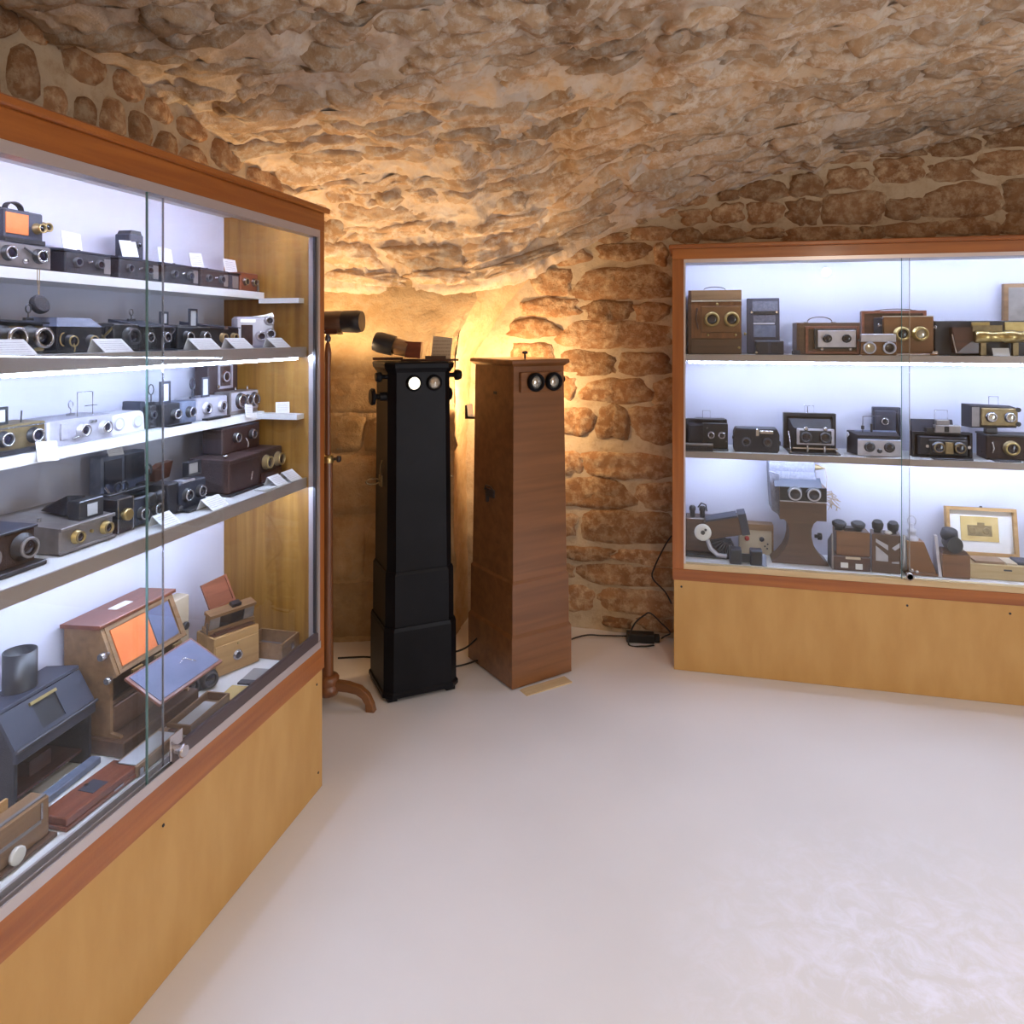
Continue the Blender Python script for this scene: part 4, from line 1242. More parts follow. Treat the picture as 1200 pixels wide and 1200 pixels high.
finder(t, 0.030, 0.02, 0.058, 0.046, 0.058, 'nickel')
sight(t, 0.028, 0.06, 0.058, 0.036, 'nickel', 0.0012)
MB().tube([(0.03, 0.02, 0.082), (0.075, 0.04, 0.080), (0.098, 0.05, 0.078)], 0.0013).build('sight_rod', 'nickel', t)
t = L('stereo_camera', 'rounded white enamel stereo camera with two ringed windows, third shelf', 'camera', -1.402, 1.592, Z3)
MB().prism([(-0.055 + 0.012 * (1 - math.cos(a)) - 0.0, 0.05 - 0.014 * (1 - math.sin(a))) for a in [PI / 2 * i / 4 for i in range(5)]] +
           [(0.04 + 0.020 * math.sin(a), 0.034 + 0.020 * math.cos(a)) for a in [PI / 2 * i / 5 for i in range(6)]] + [(0.062, 0.0), (-0.055, 0.0)], 0.0, 0.07).build('body', 'white_enamel', t, 0.002)
for x in (-0.028, 0.036):
    lens(t, x, 0.027, 0.015, 0.004, m='white_enamel', ring='satin_nickel', glass='frosted')
t = L('binocular_camera', 'black blocky camera with stepped body left of the plate finders, third shelf', 'camera', -1.405, 1.686, Z3)
body(t, 0.040, 0.062, 0.08, 'black_leather')
bars(t, 'step', 'slate', (-0.029, -0.012, 0.01, 0.07, 0.040, 0.074), bevel=0.002)
lens(t, 0.004, 0.036, 0.010, 0.006, ring='steel_dark')
t = L('stereo_camera', 'black stereo camera with grey half and first tall plate finder, third shelf', 'camera', -1.388, 1.776, Z3)
body(t, 0.068, 0.062, 0.08, 'black_leather', x=-0.032)
body(t, 0.068, 0.062, 0.08, 'blue_grey', x=0.038, name='grey_half')
for x in (-0.022, 0.040):
    lens(t, x, 0.032, 0.0135, 0.014)
bars(t, 'foot_plate', 'black_paint', (-0.06, 0.03, -0.016, 0.0, 0.0, 0.005))
plate_finder(t, -0.036, 0.02, 0.062, 0.042, 0.062)
sight(t, -0.054, 0.05, 0.062, 0.054)
t = L('stereo_camera', 'pale silver stereo camera with the second tall plate finder, third shelf', 'camera', -1.390, 1.925, Z3)
body(t, 0.145, 0.066, 0.08, 'satin_nickel')
for x in (-0.030, 0.044):
    lens(t, x, 0.034, 0.0155, 0.010, m='satin_nickel', ring='grey_metal')
bars(t, 'foot_plate', 'black_paint', (-0.05, 0.06, -0.020, 0.0, 0.0, 0.006))
plate_finder(t, -0.008, 0.02, 0.066, 0.036, 0.060)
sight(t, -0.066, 0.02, 0.066, 0.058, 'slate', 0.0022)
t = L('three_lens_camera', 'nickel camera with three round dark lenses in a row, third shelf by the end panel', 'camera', -1.390, 2.088, Z3)
body(t, 0.15, 0.072, 0.06, 'grey_metal', bevel=0.002)
bars(t, 'face_plate', 'satin_nickel', (-0.072, 0.072, -0.003, 0.0, 0.012, 0.070), bevel=0.001)
for x, r in ((-0.028, 0.021), (0.012, 0.015), (0.048, 0.019)):
    lens(t, x, 0.042, r, 0.012, y=-0.003)
for x in (-0.02, 0.045):
    MB().cyl((x, 0.02, 0.072), (x, 0.02, 0.084), 0.0025, n=8).build('pin', 'nickel', t)
t = L('plate_camera', 'tall dark brown plate camera with a nickel front frame, behind the three-lens camera', 'camera', -1.455, 2.070, Z3)
body(t, 0.155, 0.165, 0.05, 'brown_leather')
f_ = MB().frame(-0.03, 0.045, 0.080, 0.160, -0.004, 0.0, 0.008).build('nickel_frame', 'satin_nickel', t)
lens(t, 0.008, 0.118, 0.016, 0.008, m='dark_wood', ring='satin_nickel')
dial(t, (-0.035, 0, 0.088), (0, -1, 0), 0.006, 0.008)
t = card('white card hooked over the shelf edge below the olive camera', (-1.364, 1.318, 1.222), w=0.055, h=0.044, lean=14, roll=6)
card('white card leaning over the shelf edge before the three-lens camera', (-1.364, 2.075, 1.235), w=0.040, h=0.042, lean=-12 + 22, roll=8)
card('small white card standing alone on the ledge of the end panel', (-1.290, 2.150, 1.2435), rz=0 + 40, w=0.044, h=0.036, lean=5)

# ------------------------------------------------------------------ long cabinet, fourth shelf
t = L('stereo_camera', 'dark burgundy stereo camera with a big ringed lens, first on the fourth shelf', 'camera', -1.295, 1.145, Z4)
body(t, 0.15, 0.070, 0.11, 'brown_leather', z=0.008)
bars(t, 'base_board', 'black_paint', (-0.08, 0.085, -0.02, 0.10, 0.0, 0.010), bevel=0.002)
bars(t, 'top_plate', 'slate', (-0.078, 0.078, -0.004, 0.114, 0.078, 0.083), bevel=0.001)
for x in (-0.04, 0.044):
    lens(t, x, 0.045, 0.020, 0.022, ring='grey_metal', flange=1.4)
plate_finder(t, -0.05, 0.06, 0.082, 0.04, 0.03)
t = L('jumelle_camera', 'grey metal tapering stereo camera with two brass eyepiece lenses, fourth shelf', 'camera', -1.292, 1.352, Z4)
MB().loft([[(-0.074, 0.0, 0.002), (0.074, 0.0, 0.002), (0.088, 0.185, 0.002), (-0.088, 0.185, 0.002)][::1],
           [(-0.074, 0.0, 0.056), (0.074, 0.0, 0.056), (0.088, 0.185, 0.070), (-0.088, 0.185, 0.070)]]).build('body', 'grey_metal', t, 0.004)
bars(t, 'base_plate', 'steel_dark', (-0.076, 0.076, -0.002, 0.188, 0.0, 0.003))
bars(t, 'front_rim', 'grey_metal', (-0.076, 0.076, -0.004, 0.002, 0.050, 0.058), (-0.076, 0.076, -0.004, 0.002, 0.002, 0.008), bevel=0.001)
for x in (-0.032, 0.048):
    lens(t, x, 0.030, 0.0125, 0.014, m='brass', ring='dull_brass')
MB().cyl((0.008, 0, 0.032), (0.008, -0.004, 0.032), 0.004, n=8).build('screw', 'brass', t)
vf = bars(t, 'view_finder', 'steel_dark', (-0.010, 0.058, 0.012, 0.045, 0.056, 0.100), bevel=0.002)
bars(vf, 'finder_glass', 'frosted', (0.010, 0.038, 0.0105, 0.013, 0.064, 0.090))
MB().loft([[(-0.005, 0.05, 0.066), (0.06, 0.05, 0.066), (0.07, 0.13, 0.072), (0.0, 0.13, 0.072)], [(0.0, 0.055, 0.110), (0.05, 0.055, 0.100), (0.065, 0.125, 0.078), (0.01, 0.125, 0.080)]]).build('sight_hood', 'black_leather', t, 0.002)
MB().cyl((-0.05, 0.08, 0.060), (-0.05, 0.08, 0.070), 0.004, n=8).build('button', 'nickel', t)
t = L('strut_camera', 'black strut stereo camera with brass side knob and shutter dials, fourth shelf', 'camera', -1.300, 1.525, Z4)
body(t, 0.05, 0.082, 0.09, 'black_leather', x=-0.052)
bars(t, 'edge_trim', 'nickel', (-0.0785, -0.0755, -0.001, 0.0005, 0.0, 0.082), (-0.030, -0.027, -0.001, 0.0005, 0.0, 0.082), (-0.078, -0.027, -0.001, 0.0005, 0.079, 0.082))
body(t, 0.10, 0.070, 0.05, 'black_leather', x=0.024, y=0.05, name='rear_body')
bellows(t, 0.09, 0.055, 0.05, 0.008, z0=0.006, folds=4, x=0.026)
bars(t, 'front_board', 'slate', (-0.024, 0.076, 0.0, 0.008, 0.004, 0.072), bevel=0.003)
for x in (0.0, 0.05):
    lens(t, x, 0.032, 0.014, 0.012)
MB().lathe([(0.018, 0), (0.018, 0.008), (0.012, 0.012)], (0.026, 0, 0.060), (0, -1, 0), 16).build('shutter_dial', 'black_paint', t)
MB().lathe([(0.013, 0), (0.013, 0.008), (0.008, 0.012)], (0.062, 0.0, 0.064), (0, -1, 0), 14).build('shutter_dial', 'steel_dark', t)
dial(t, (-0.062, 0.0, 0.045), (0, -1, 0), 0.015, 0.020, 'brass')
for x in (-0.02, 0.0):
    MB().tube([(x + 0.011 * math.cos(2 * PI * i / 12), 0.05, 0.096 + 0.012 * math.sin(2 * PI * i / 12)) for i in range(12)], 0.003, 6, True).build('lens_loop', 'black_paint', t)
bars(t, 'top_bar', 'black_paint', (-0.06, 0.07, 0.04, 0.06, 0.078, 0.086), bevel=0.001)
t = L('plate_magazine', 'tall blue-grey plate magazine standing behind the camera with the brass side knob', 'magazine', -1.452, 1.640, Z4)
body(t, 0.155, 0.155, 0.04, 'blue_grey')
bars(t, 'panel', 'slate', (-0.070, -0.012, -0.003, 0.0, 0.01, 0.145), (0.0, 0.07, -0.003, 0.0, 0.01, 0.150))
MB().tube([(-0.074, -0.006, 0.08), (-0.040, -0.030, 0.012)], 0.003).build('prop', 'nickel', t)
card('white card folded over the top of the tall blue-grey magazine', (-1.445, 1.605, Z4 + 0.156), w=0.052, h=0.035, lean=24, roll=3)
t = L('folding_camera', 'black folding camera with a box finder frame, left of the big leather box camera', 'camera', -1.305, 1.698, Z4)
body(t, 0.045, 0.082, 0.10, 'black_leather', x=-0.052)
body(t, 0.12, 0.074, 0.05, 'slate', x=0.02, y=0.0, name='front_case')
bars(t, 'top_plate', 'satin_nickel', (-0.020, 0.030, -0.002, 0.03, 0.074, 0.080))
for x in (-0.002, 0.052):
    lens(t, x, 0.040, 0.015, 0.012)
MB().cyl((-0.036, -0.001, 0.012), (-0.036, -0.010, 0.012), 0.008, n=12).build('foot_knob', 'nickel', t)
bars(t, 'bed', 'black_paint', (-0.03, 0.085, -0.03, 0.0, 0.0, 0.006), bevel=0.001)
vf = MB().frame(0.005, 0.060, 0.086, 0.125, 0.0, 0.018, 0.004).build('box_finder', 'steel_dark', t)
bars(vf, 'finder_glass', 'frosted', (0.010, 0.055, 0.008, 0.010, 0.091, 0.120))
MB().prism([(-0.055, 0.082), (0.0, 0.086), (0.015, 0.128), (-0.030, 0.126), (-0.055, 0.115)], 0.055, 0.075).build('sight_hood', 'dark_wood', t, 0.002)
sight(t, -0.085, 0.05, 0.080, 0.055, 'black_paint', 0.003)
t = L('box_camera', 'big brown-black leather box camera on a thin base, fourth shelf', 'camera', -1.292, 1.940, Z4)
body(t, 0.155, 0.096, 0.13, 'brown_leather', z=0.006)
bars(t, 'base_board', 'black_paint', (-0.085, 0.085, -0.012, 0.135, 0.0, 0.006), bevel=0.001)
bars(t, 'lid', 'brown_leather', (-0.080, 0.080, -0.004, 0.134, 0.092, 0.105), bevel=0.002)
MB().tube([(0.03, -0.003, 0.03), (0.032, -0.006, 0.055)], 0.0025).build('catch', 'nickel', t)
dial(t, (-0.05, 0.03, 0.105), (0, 0, 1), 0.008, 0.010)
t = L('stereo_camera', 'brown leather stereo camera with two brass lenses beside the end panel, fourth shelf', 'camera', -1.300, 2.095, Z4)
body(t, 0.135, 0.105, 0.10, 'brown_leather')
for x in (-0.028, 0.040):
    lens(t, x, 0.066, 0.019, 0.018, m='dull_brass', ring='brass')
bars(t, 'flap', 'dark_wood', (-0.06, 0.06, -0.004, 0, 0.008, 0.036), bevel=0.001)
t = L('stereo_camera', 'dark stereo camera with two nickel lenses, on top of the leather box camera', 'camera', -1.365, 2.035, Z4 + 0.106)
body(t, 0.20, 0.076, 0.07, 'brown_leather')
for x in (-0.030, 0.055):
    lens(t, x, 0.044, 0.014, 0.012, m='black_paint')
MB().tube([(0.02, -0.002, 0.036), (0.024, -0.008, 0.020), (0.022, -0.006, 0.006)], 0.0025).build('lever', 'nickel', t)
bars(t, 'top_strip', 'slate', (-0.098, 0.098, 0.0, 0.068, 0.076, 0.080))
t = L('slide_booklet', 'small white booklet lying at the foot of the big leather box camera', 'booklet', -1.226, 1.975, Z4 + 0.001, 84)
MB().box(-0.03, 0.03, 0.0, 0.036, 0.0, 0.004, M=None).build('pages', 'paper', t)
for v, lab, w in ((1.545, 'folded white card in front of the camera with the brass side knob', 0.06), (1.735, 'folded white card in front of the camera with the box finder', 0.075),
                  (2.045, 'folded white card by the brown camera with brass lenses', 0.060), (2.128, 'folded white card in the front corner of the fourth shelf', 0.065)):
    tent(lab, (-1.226, v, Z4 + 0.002), w=w, rise=0.028)

# ------------------------------------------------------------------ long cabinet, floor
t = L('lantern_viewer', 'large black metal viewer with a chimney and sloping windowed front', 'viewer', -1.368, 1.352, Z5, 93)
h1 = 0.220
side = [(0.012, 0.0), (0.140, 0.0), (0.140, h1 - 0.01), (0.055, h1), (0.012, 0.150)]
MB().prismx(side, -0.108, -0.100).build('side_plate', 'black_leather', t, 0.001)
MB().prismx(side, 0.100, 0.108).build('side_plate', 'black_leather', t, 0.001)
bars(t, 'rear_plate', 'black_leather', (-0.100, 0.100, 0.130, 0.140, 0.0, h1 - 0.012))
MB().prismx([(0.050, h1), (0.142, h1 - 0.010), (0.142, h1 - 0.002), (0.052, h1 + 0.008)], -0.114, 0.114).build('roof', 'slate', t, 0.001)
M_ = T(0, 0.008, 0.146, rx=-31.6)
sf = MB().box(-0.112, -0.034, -0.004, 0.004, 0, 0.084, M_).box(0.030, 0.112, -0.004, 0.004, 0, 0.084, M_).box(-0.034, 0.030, -0.004, 0.004, 0, 0.012, M_).box(-0.034, 0.030, -0.004, 0.004, 0.070, 0.084, M_).build('sloping_front', 'slate', t)
MB().box(-0.034, 0.030, -0.001, 0.002, 0.012, 0.070, M_).build('window', 'black_paint', sf)
tag(MB().box(-0.040, 0.032, -0.009, -0.004, 0.068, 0.075, M_).build('window_bar', 'brass', sf), 'thin brass bar')
bars(t, 'front_band', 'slate', (-0.112, 0.112, 0.002, 0.014, 0.122, 0.150), bevel=0.002)
bars(t, 'hinge_rod', 'steel_dark', (-0.116, 0.116, -0.003, 0.005, 0.146, 0.153), bevel=0.002)
bars(t, 'inner_shelf', 'dark_wood', (-0.099, 0.099, 0.03, 0.128, 0.03, 0.036), (-0.02, 0.04, 0.06, 0.12, 0.036, 0.07))
bars(t, 'lower_rail', 'blue_grey', (-0.112, 0.112, -0.012, 0.014, 0.0, 0.016), bevel=0.002)
ch = MB().lathe([(0.034, 0), (0.034, 0.098), (0.031, 0.098), (0.031, 0.02)], (-0.004, 0.100, h1 - 0.008), (0, 0, 1), 24).build('chimney', 'black_paint', t)
MB().lathe([(0.037, 0), (0.037, 0.006), (0.034, 0.008)], (-0.004, 0.100, h1 - 0.004), (0, 0, 1), 24).build('collar', 'slate', ch)
t = L('slide_viewer', 'flat reddish wooden slide viewer with a small dark window lying before the black lantern viewer', 'viewer', -1.238, 1.345, Z5, 89)
bars(t, 'lower_board', 'rosewood', (-0.103, 0.103, -0.0, 0.078, 0.0, 0.009), bevel=0.001)
bars(t, 'body', 'rosewood', (-0.100, 0.100, 0.003, 0.074, 0.009, 0.026), bevel=0.002)
bars(t, 'window', 'slate', (-0.018, 0.024, 0.018, 0.058, 0.0255, 0.0275), bevel=0.0005)
bars(t, 'clip', 'nickel', (0.022, 0.050, -0.001, 0.003, 0.008, 0.012), (-0.004, 0.004, 0.050, 0.056, 0.027, 0.030))
t = L('slide_box', 'grey-brown box viewer with a round white knob in the front corner of the cabinet', 'viewer', -1.262, 1.140, Z5, 90)
body(t, 0.165, 0.080, 0.045, 'walnut_pale', z=0.008)
bars(t, 'base_board', 'walnut', (-0.09, 0.09, -0.012, 0.055, 0.0, 0.008), bevel=0.001)
bars(t, 'groove_strip', 'grey_metal', (-0.08, 0.06, -0.003, 0.0, 0.044, 0.050), (-0.08, 0.078, 0.004, 0.012, 0.088, 0.091))
bars(t, 'catch', 'nickel', (0.060, 0.065, -0.002, 0, 0.05, 0.082))
tag(dial(t, (0.0, 0.0, 0.022), (0, -1, 0), 0.017, 0.014, 'white_ceramic'), 'round white knob')
bars(t, 'rear_board', 'oak', (-0.08, 0.03, 0.046, 0.052, 0.0, 0.105))
# drop-front stereo viewer cabinet
t = L('cabinet_viewer', 'brown wooden slope-fronted stereo viewer with dropped blue flap and orange card', 'viewer', -1.340, 1.628, Z5, 90)
ow = 0.128
prof = [(0.0, 0.0), (0.165, 0.0), (0.165, 0.30), (0.060, 0.305), (0.010, 0.190), (0.030, 0.180), (0.030, 0.050), (0.0, 0.045)]
MB().prismx(prof, -ow, -ow + 0.010).build('side_board', 'walnut_pale', t, 0.002)
MB().prismx(prof, ow - 0.010, ow).build('side_board', 'walnut_pale', t, 0.002)
bars(t, 'rear_board', 'walnut', (-ow + 0.01, ow - 0.01, 0.155, 0.165, 0.0, 0.30))
bars(t, 'base_board', 'walnut', (-ow - 0.012, ow + 0.012, -0.020, 0.172, -0.0, 0.040), bevel=0.003)
tp = MB().prismx([(0.052, 0.303), (0.170, 0.297), (0.170, 0.307), (0.052, 0.313)], -ow - 0.008, ow + 0.008).build('top_board', 'rosewood', t, 0.002)
bars(tp, 'plaque', 'paper', (-0.03, 0.03, 0.10, 0.125, 0.3095, 0.3115))
M_ = T(0, 0.012, 0.192, rx=-23.5)
sl = MB().frame(-ow + 0.010, ow - 0.010, 0.0, 0.118, -0.004, 0.006, 0.009, M_).box(-ow + 0.012, ow - 0.012, 0.001, 0.004, 0.008, 0.110, M_).build('sloping_frame', 'walnut_pale', t)
tag(MB().box(-0.102, 0.020, -0.002, 0.001, 0.014, 0.106, M_).build('orange_sheet', 'orange_card', sl), 'orange card sheet')
MB().box(0.024, 0.104, -0.002, 0.001, 0.014, 0.106, M_).build('blue_sheet', 'blue_lining', sl)
M2 = T(0, 0.010, 0.186, rx=-122)
fp = MB().box(-ow + 0.006, ow - 0.006, -0.005, 0.003, -0.120, -0.006, T(0, 0.0, 0.186, rx=-62)).build('flap', 'rosewood', t, 0.001)
MB().box(-ow + 0.014, ow - 0.014, -0.0065, -0.005, -0.112, -0.012, T(0, 0.0, 0.186, rx=-62)).build('flap_lining', 'blue_lining', fp)
MB().tube([(0.02, -0.050, 0.164), (0.03, -0.056, 0.176), (0.05, -0.075, 0.162), (0.06, -0.070, 0.156)], 0.0016, 5).build('flap_hook', 'nickel', fp)
bars(t, 'hinge_strip', 'brass', (-0.09, -0.055, -0.004, 0.002, 0.184, 0.192), (-0.01, 0.015, -0.004, 0.002, 0.184, 0.192), (0.06, 0.09, -0.004, 0.002, 0.184, 0.192))
dial(t, (-ow, 0.035, 0.245), (-1, 0, 0), 0.010, 0.026)
dial(t, (-ow, 0.025, 0.185), (-1, 0, 0), 0.009, 0.018)
bars(t, 'drawer_front', 'walnut', (-ow + 0.011, ow - 0.011, 0.028, 0.036, 0.045, 0.110), bevel=0.002)
bars(t, 'inner_rail', 'walnut', (-ow + 0.011, ow - 0.011, 0.034, 0.045, 0.112, 0.122))
t = L('box_camera', 'tall pale beige box camera half hidden behind the slope-fronted viewer', 'camera', -1.475, 1.880, Z5)
body(t, 0.10, 0.235, 0.045, 'beige_card')
dial(t, (0.02, 0.0, 0.150), (0, -1, 0), 0.012, 0.016, 'steel_dark')
bars(t, 'strap_bar', 'steel_dark', (-0.04, -0.01, -0.006, 0.0, 0.20, 0.206))
t = L('binocular_viewer', 'small black stereo viewer with red trim and two round eyepieces on the cabinet floor', 'viewer', -1.362, 1.824, Z5, 62)
MB().loft([[(-0.05, 0.0, 0.0), (0.05, 0.0, 0.0), (0.056, 0.09, 0.0), (-0.056, 0.09, 0.0)], [(-0.05, 0.0, 0.052), (0.05, 0.0, 0.052), (0.056, 0.09, 0.060), (-0.056, 0.09, 0.060)]]).build('body', 'black_paint', t, 0.008, seg=2)
for x in (-0.028, 0.028):
    lens(t, x, 0.028, 0.022, 0.016, ring='steel_dark')
bars(t, 'red_trim', 'red_enamel', (-0.035, 0.035, 0.01, 0.028, 0.050, 0.058), bevel=0.002)
# polished box viewer with raised top
t = L('box_viewer', 'yellowish oak box viewer with a round lens and raised folding top', 'viewer', -1.336, 1.968, Z5, 66)
body(t, 0.150, 0.118, 0.10, 'oak', bevel=0.002)
bars(t, 'front_panel', 'oak', (-0.073, 0.073, -0.004, 0.0, 0.003, 0.092), bevel=0.001)
lens(t, 0.0, 0.048, 0.0125, 0.006, y=-0.004, m='nickel', ring='nickel')
MB().cyl((0.0, -0.004, 0.084), (0.0, -0.010, 0.084), 0.003, n=8).build('catch', 'brass', t)
bars(t, 'open_top', 'dark_wood', (-0.07, 0.07, 0.010, 0.090, 0.116, 0.120), (-0.06, 0.0, 0.020, 0.060, 0.120, 0.126))
M_ = T(0, 0.03, 0.122, rx=14)
tr = MB().box(-0.078, 0.078, 0.0, 0.035, 0.0, 0.012, M_).box(-0.078, 0.078, 0.0, 0.035, 0.052, 0.062, M_).box(-0.074, 0.074, 0.006, 0.032, 0.012, 0.052, M_).build('folding_top', 'walnut_pale', t)
MB().box(-0.040, 0.038, 0.003, 0.007, 0.014, 0.050, M_).build('dark_panel', 'black_paint', tr)
MB().box(-0.074, -0.042, 0.003, 0.007, 0.014, 0.050, M_).box(0.040, 0.074, 0.003, 0.007, 0.014, 0.050, M_).build('side_panel', 'grey_metal', tr)
MB().box(0.0, 0.03, 0.010, 0.030, 0.062, 0.072, M_).build('eyepiece_cap', 'black_paint', tr)
M_ = T(0, 0.055, 0.19, rx=-22, ry=-10)
ld = MB().frame(-0.055, 0.030, 0.0, 0.085, 0.0, 0.008, 0.006, M_).box(-0.050, 0.025, 0.004, 0.007, 0.005, 0.080, M_).build('raised_lid', 'rosewood', t)
tag(MB().cyl((-0.086, 0.02, 0.13), (-0.086, 0.02, 0.165), 0.002, n=6).build('lid_stay', 'steel_dark', t), 'thin steel stay')
t = L('slide_tray', 'open brown wooden tray in the far corner of the cabinet floor', 'tray', -1.236, 2.108, Z5, 90)
MB().box(-0.052, 0.052, 0.0, 0.14, 0.0, 0.006).box(-0.052, -0.046, 0.0, 0.14, 0.006, 0.050).box(0.046, 0.052, 0.0, 0.14, 0.006, 0.050).box(-0.046, 0.046, 0.0, 0.006, 0.006, 0.050).box(-0.046, 0.046, 0.134, 0.14, 0.006, 0.050).build('tray', 'walnut_pale', t)
bars(t, 'lining', 'grey_leather', (-0.045, 0.045, 0.007, 0.133, 0.006, 0.012))
bars(t, 'coin_clip', 'nickel', (0.0, 0.016, -0.003, 0.0, 0.014, 0.032))
t = L('slide_box', 'long narrow slide box with a pale glass lid, before the slope-fronted viewer', 'slide box', -1.236, 1.515, Z5, 92)
body(t, 0.165, 0.026, 0.062, 'brown_card', bevel=0.001)
bars(t, 'glass_lid', 'frosted', (-0.078, 0.060, 0.008, 0.054, 0.026, 0.028))
bars(t, 'clasp', 'nickel', (-0.078, -0.066, -0.004, 0.0, 0.004, 0.020), (0.064, 0.076, 0.010, 0.03, 0.026, 0.030))
t = L('slide_box', 'long narrow slide box with lilac rim and pale label, right of the lock', 'slide box', -1.236, 1.705, Z5, 93)
MB().box(-0.088, 0.088, 0.0, 0.070, 0.0, 0.004).box(-0.088, 0.088, 0.0, 0.006, 0.004, 0.024).box(-0.088, 0.088, 0.064, 0.070, 0.004, 0.024).box(-0.088, -0.082, 0.006, 0.064, 0.004, 0.024).box(0.082, 0.088, 0.006, 0.064, 0.004, 0.024).build('tray', 'walnut_pale', t)
bars(t, 'label_sheet', 'frosted', (-0.080, 0.060, 0.012, 0.060, 0.004, 0.010))
t = L('slide_mount', 'flat yellow-brown card mount lying on the cabinet floor', 'slide', -1.222, 1.838, Z5, 95)
bars(t, 'mount', 'yellow_card', (-0.040, 0.040, 0.0, 0.062, 0.0, 0.004))
t = L('slide_mount', 'flat grey glass slide with a dark band beside the yellow mount', 'slide', -1.222, 1.935, Z5, 95)
bars(t, 'glass_plate', 'grey_paint', (-0.020, 0.055, 0.0, 0.062, 0.0, 0.004))
bars(t, 'dark_band', 'slate', (-0.044, -0.020, 0.0, 0.062, 0.0, 0.005))

# ================================================================== RIGHT CABINET EXHIBITS
Y1, Y2, Y3 = 1.413, 0.975, 0.475


def R(name, label, cat, u, v, z, rz=0, group=None):
    return thing(name, label, cat, (u, v, z + 0.0012), rz, group)


# upper shelf
t = R('stereo_camera', 'tall square wooden stereo camera with two big brass lenses and a strap handle', 'camera', 0.128, 3.435, Y1)
body(t, 0.232, 0.292, 0.17, 'walnut', y=0.008, bevel=0.002)
bars(t, 'side_edge', 'dark_wood', (-0.118, -0.106, 0.004, 0.178, 0.0, 0.292))
bars(t, 'upper_panel', 'walnut_pale', (-0.104, 0.116, 0.0, 0.008, 0.248, 0.292), bevel=0.001)
bars(t, 'bright_strip', 'beige_card', (-0.104, 0.116, -0.003, 0.004, 0.240, 0.246))
bars(t, 'lower_panel', 'walnut', (-0.104, 0.116, 0.0, 0.008, 0.002, 0.070), bevel=0.001)
lb = bars(t, 'lens_board', 'mahogany', (-0.060, 0.110, -0.006, 0.008, 0.100, 0.218), bevel=0.001)
bars(t, 'board_strip', 'mahogany_z', (-0.104, -0.062, 0.0, 0.008, 0.072, 0.238), (-0.060, 0.116, 0.001, 0.008, 0.220, 0.238), (-0.060, 0.116, 0.001, 0.008, 0.072, 0.098))
for x in (-0.014, 0.072):
    lens(t, x, 0.158, 0.030, 0.040, y=-0.006, m='brass', ring='brass', flange=1.15, n=22)
MB().tube([(-0.078, -0.004, 0.21), (-0.084, -0.01, 0.16), (-0.074, -0.008, 0.115)], 0.004).build('side_strap', 'dark_wood', t)
for x, z in ((0.01, 0.228), (-0.03, 0.088), (0.09, 0.088), (0.105, 0.03)):
    MB().lathe([(0.006, 0), (0.006, 0.004), (0.002, 0.006)], (x, 0.0, z), (0, -1, 0), 10).build('brass_stud', 'brass', t)
strap(t, 0.10, 0.292, 0.018, 0.06)
t = R('camera_standard', 'tall slate blue camera back leaning against the cabinet wall', 'camera', 0.345, 3.49, Y1 + 0.003)
M_ = T(0, 0.0, 0.0, rx=-6)
fr_ = MB().box(-0.072, 0.070, 0, 0.02, 0, 0.255, M_).build('board', 'slate', t, 0.002)
MB().box(-0.048, 0.062, -0.004, 0, 0.195, 0.240, M_).build('upper_panel', 'grey_leather', t)
MB().box(-0.046, 0.058, -0.006, 0, 0.180, 0.194, M_).build('dark_slot', 'black_paint', t)
MB().box(-0.044, 0.052, -0.003, 0, 0.140, 0.176, M_).build('middle_panel', 'grey_leather', t)
MB().box(-0.044, 0.048, -0.004, 0, 0.134, 0.140, M_).build('white_bar', 'white_enamel', t)
MB().box(-0.044, 0.052, -0.003, 0, 0.075, 0.130, M_).build('lower_panel', 'blue_grey', t)
for x in (-0.054, 0.054):
    MB().cyl((x, -0.004, 0.188), (x, -0.012, 0.188), 0.005, n=10).build('stud', 'nickel', t)
dial(t, (-0.074, 0.01, 0.09), (-1, 0, 0), 0.007, 0.012, 'brass')
t = R('stereo_camera', 'small black twin-box camera in front of the slate blue camera back', 'camera', 0.362, 3.415, Y1)
body(t, 0.120, 0.062, 0.05, 'slate')
bars(t, 'door', 'black_leather', (-0.056, -0.006, -0.004, 0.0, 0.004, 0.056), (0.006, 0.056, -0.004, 0.0, 0.004, 0.056), bevel=0.001)
MB().cyl((-0.056, -0.004, 0.010), (-0.056, -0.009, 0.010), 0.005, n=10).build('stud', 'nickel', t)
t = R('stereo_camera', 'wooden stereo camera with a silver lens plate and strap handle', 'camera', 0.612, 3.43, Y1)
body(t, 0.255, 0.142, 0.13, 'walnut', y=0.01, bevel=0.002)
bars(t, 'side_panel', 'dark_wood', (-0.134, -0.122, 0.005, 0.14, 0.0, 0.142))
rim = MB().frame(-0.098, 0.122, 0.004, 0.126, 0.0, 0.010, 0.012).build('front_moulding', 'rosewood', t, 0.001)
bars(t, 'black_surround', 'black_paint', (-0.062, 0.110, -0.004, 0.009, 0.026, 0.116), bevel=0.001)
bars(t, 'lens_plate', 'satin_nickel', (-0.048, 0.106, -0.010, -0.004, 0.034, 0.108), bevel=0.001)
for x in (-0.010, 0.068):
    lens(t, x, 0.072, 0.017, 0.014, y=-0.010, ring='black_paint', flange=1.1)
for x in (-0.030, 0.085):
    MB().lathe([(0.008, 0), (0.008, 0.006), (0.003, 0.009)], (x, 0.0, 0.026), (0, -1, 0), 10).build('knob', 'nickel', t)
strap(t, 0.105, 0.142, 0.026, 0.06, 'dark_wood', x=-0.03)
bars(t, 'foot_clip', 'slate', (-0.150, -0.120, 0.0, 0.04, 0.0, 0.020))
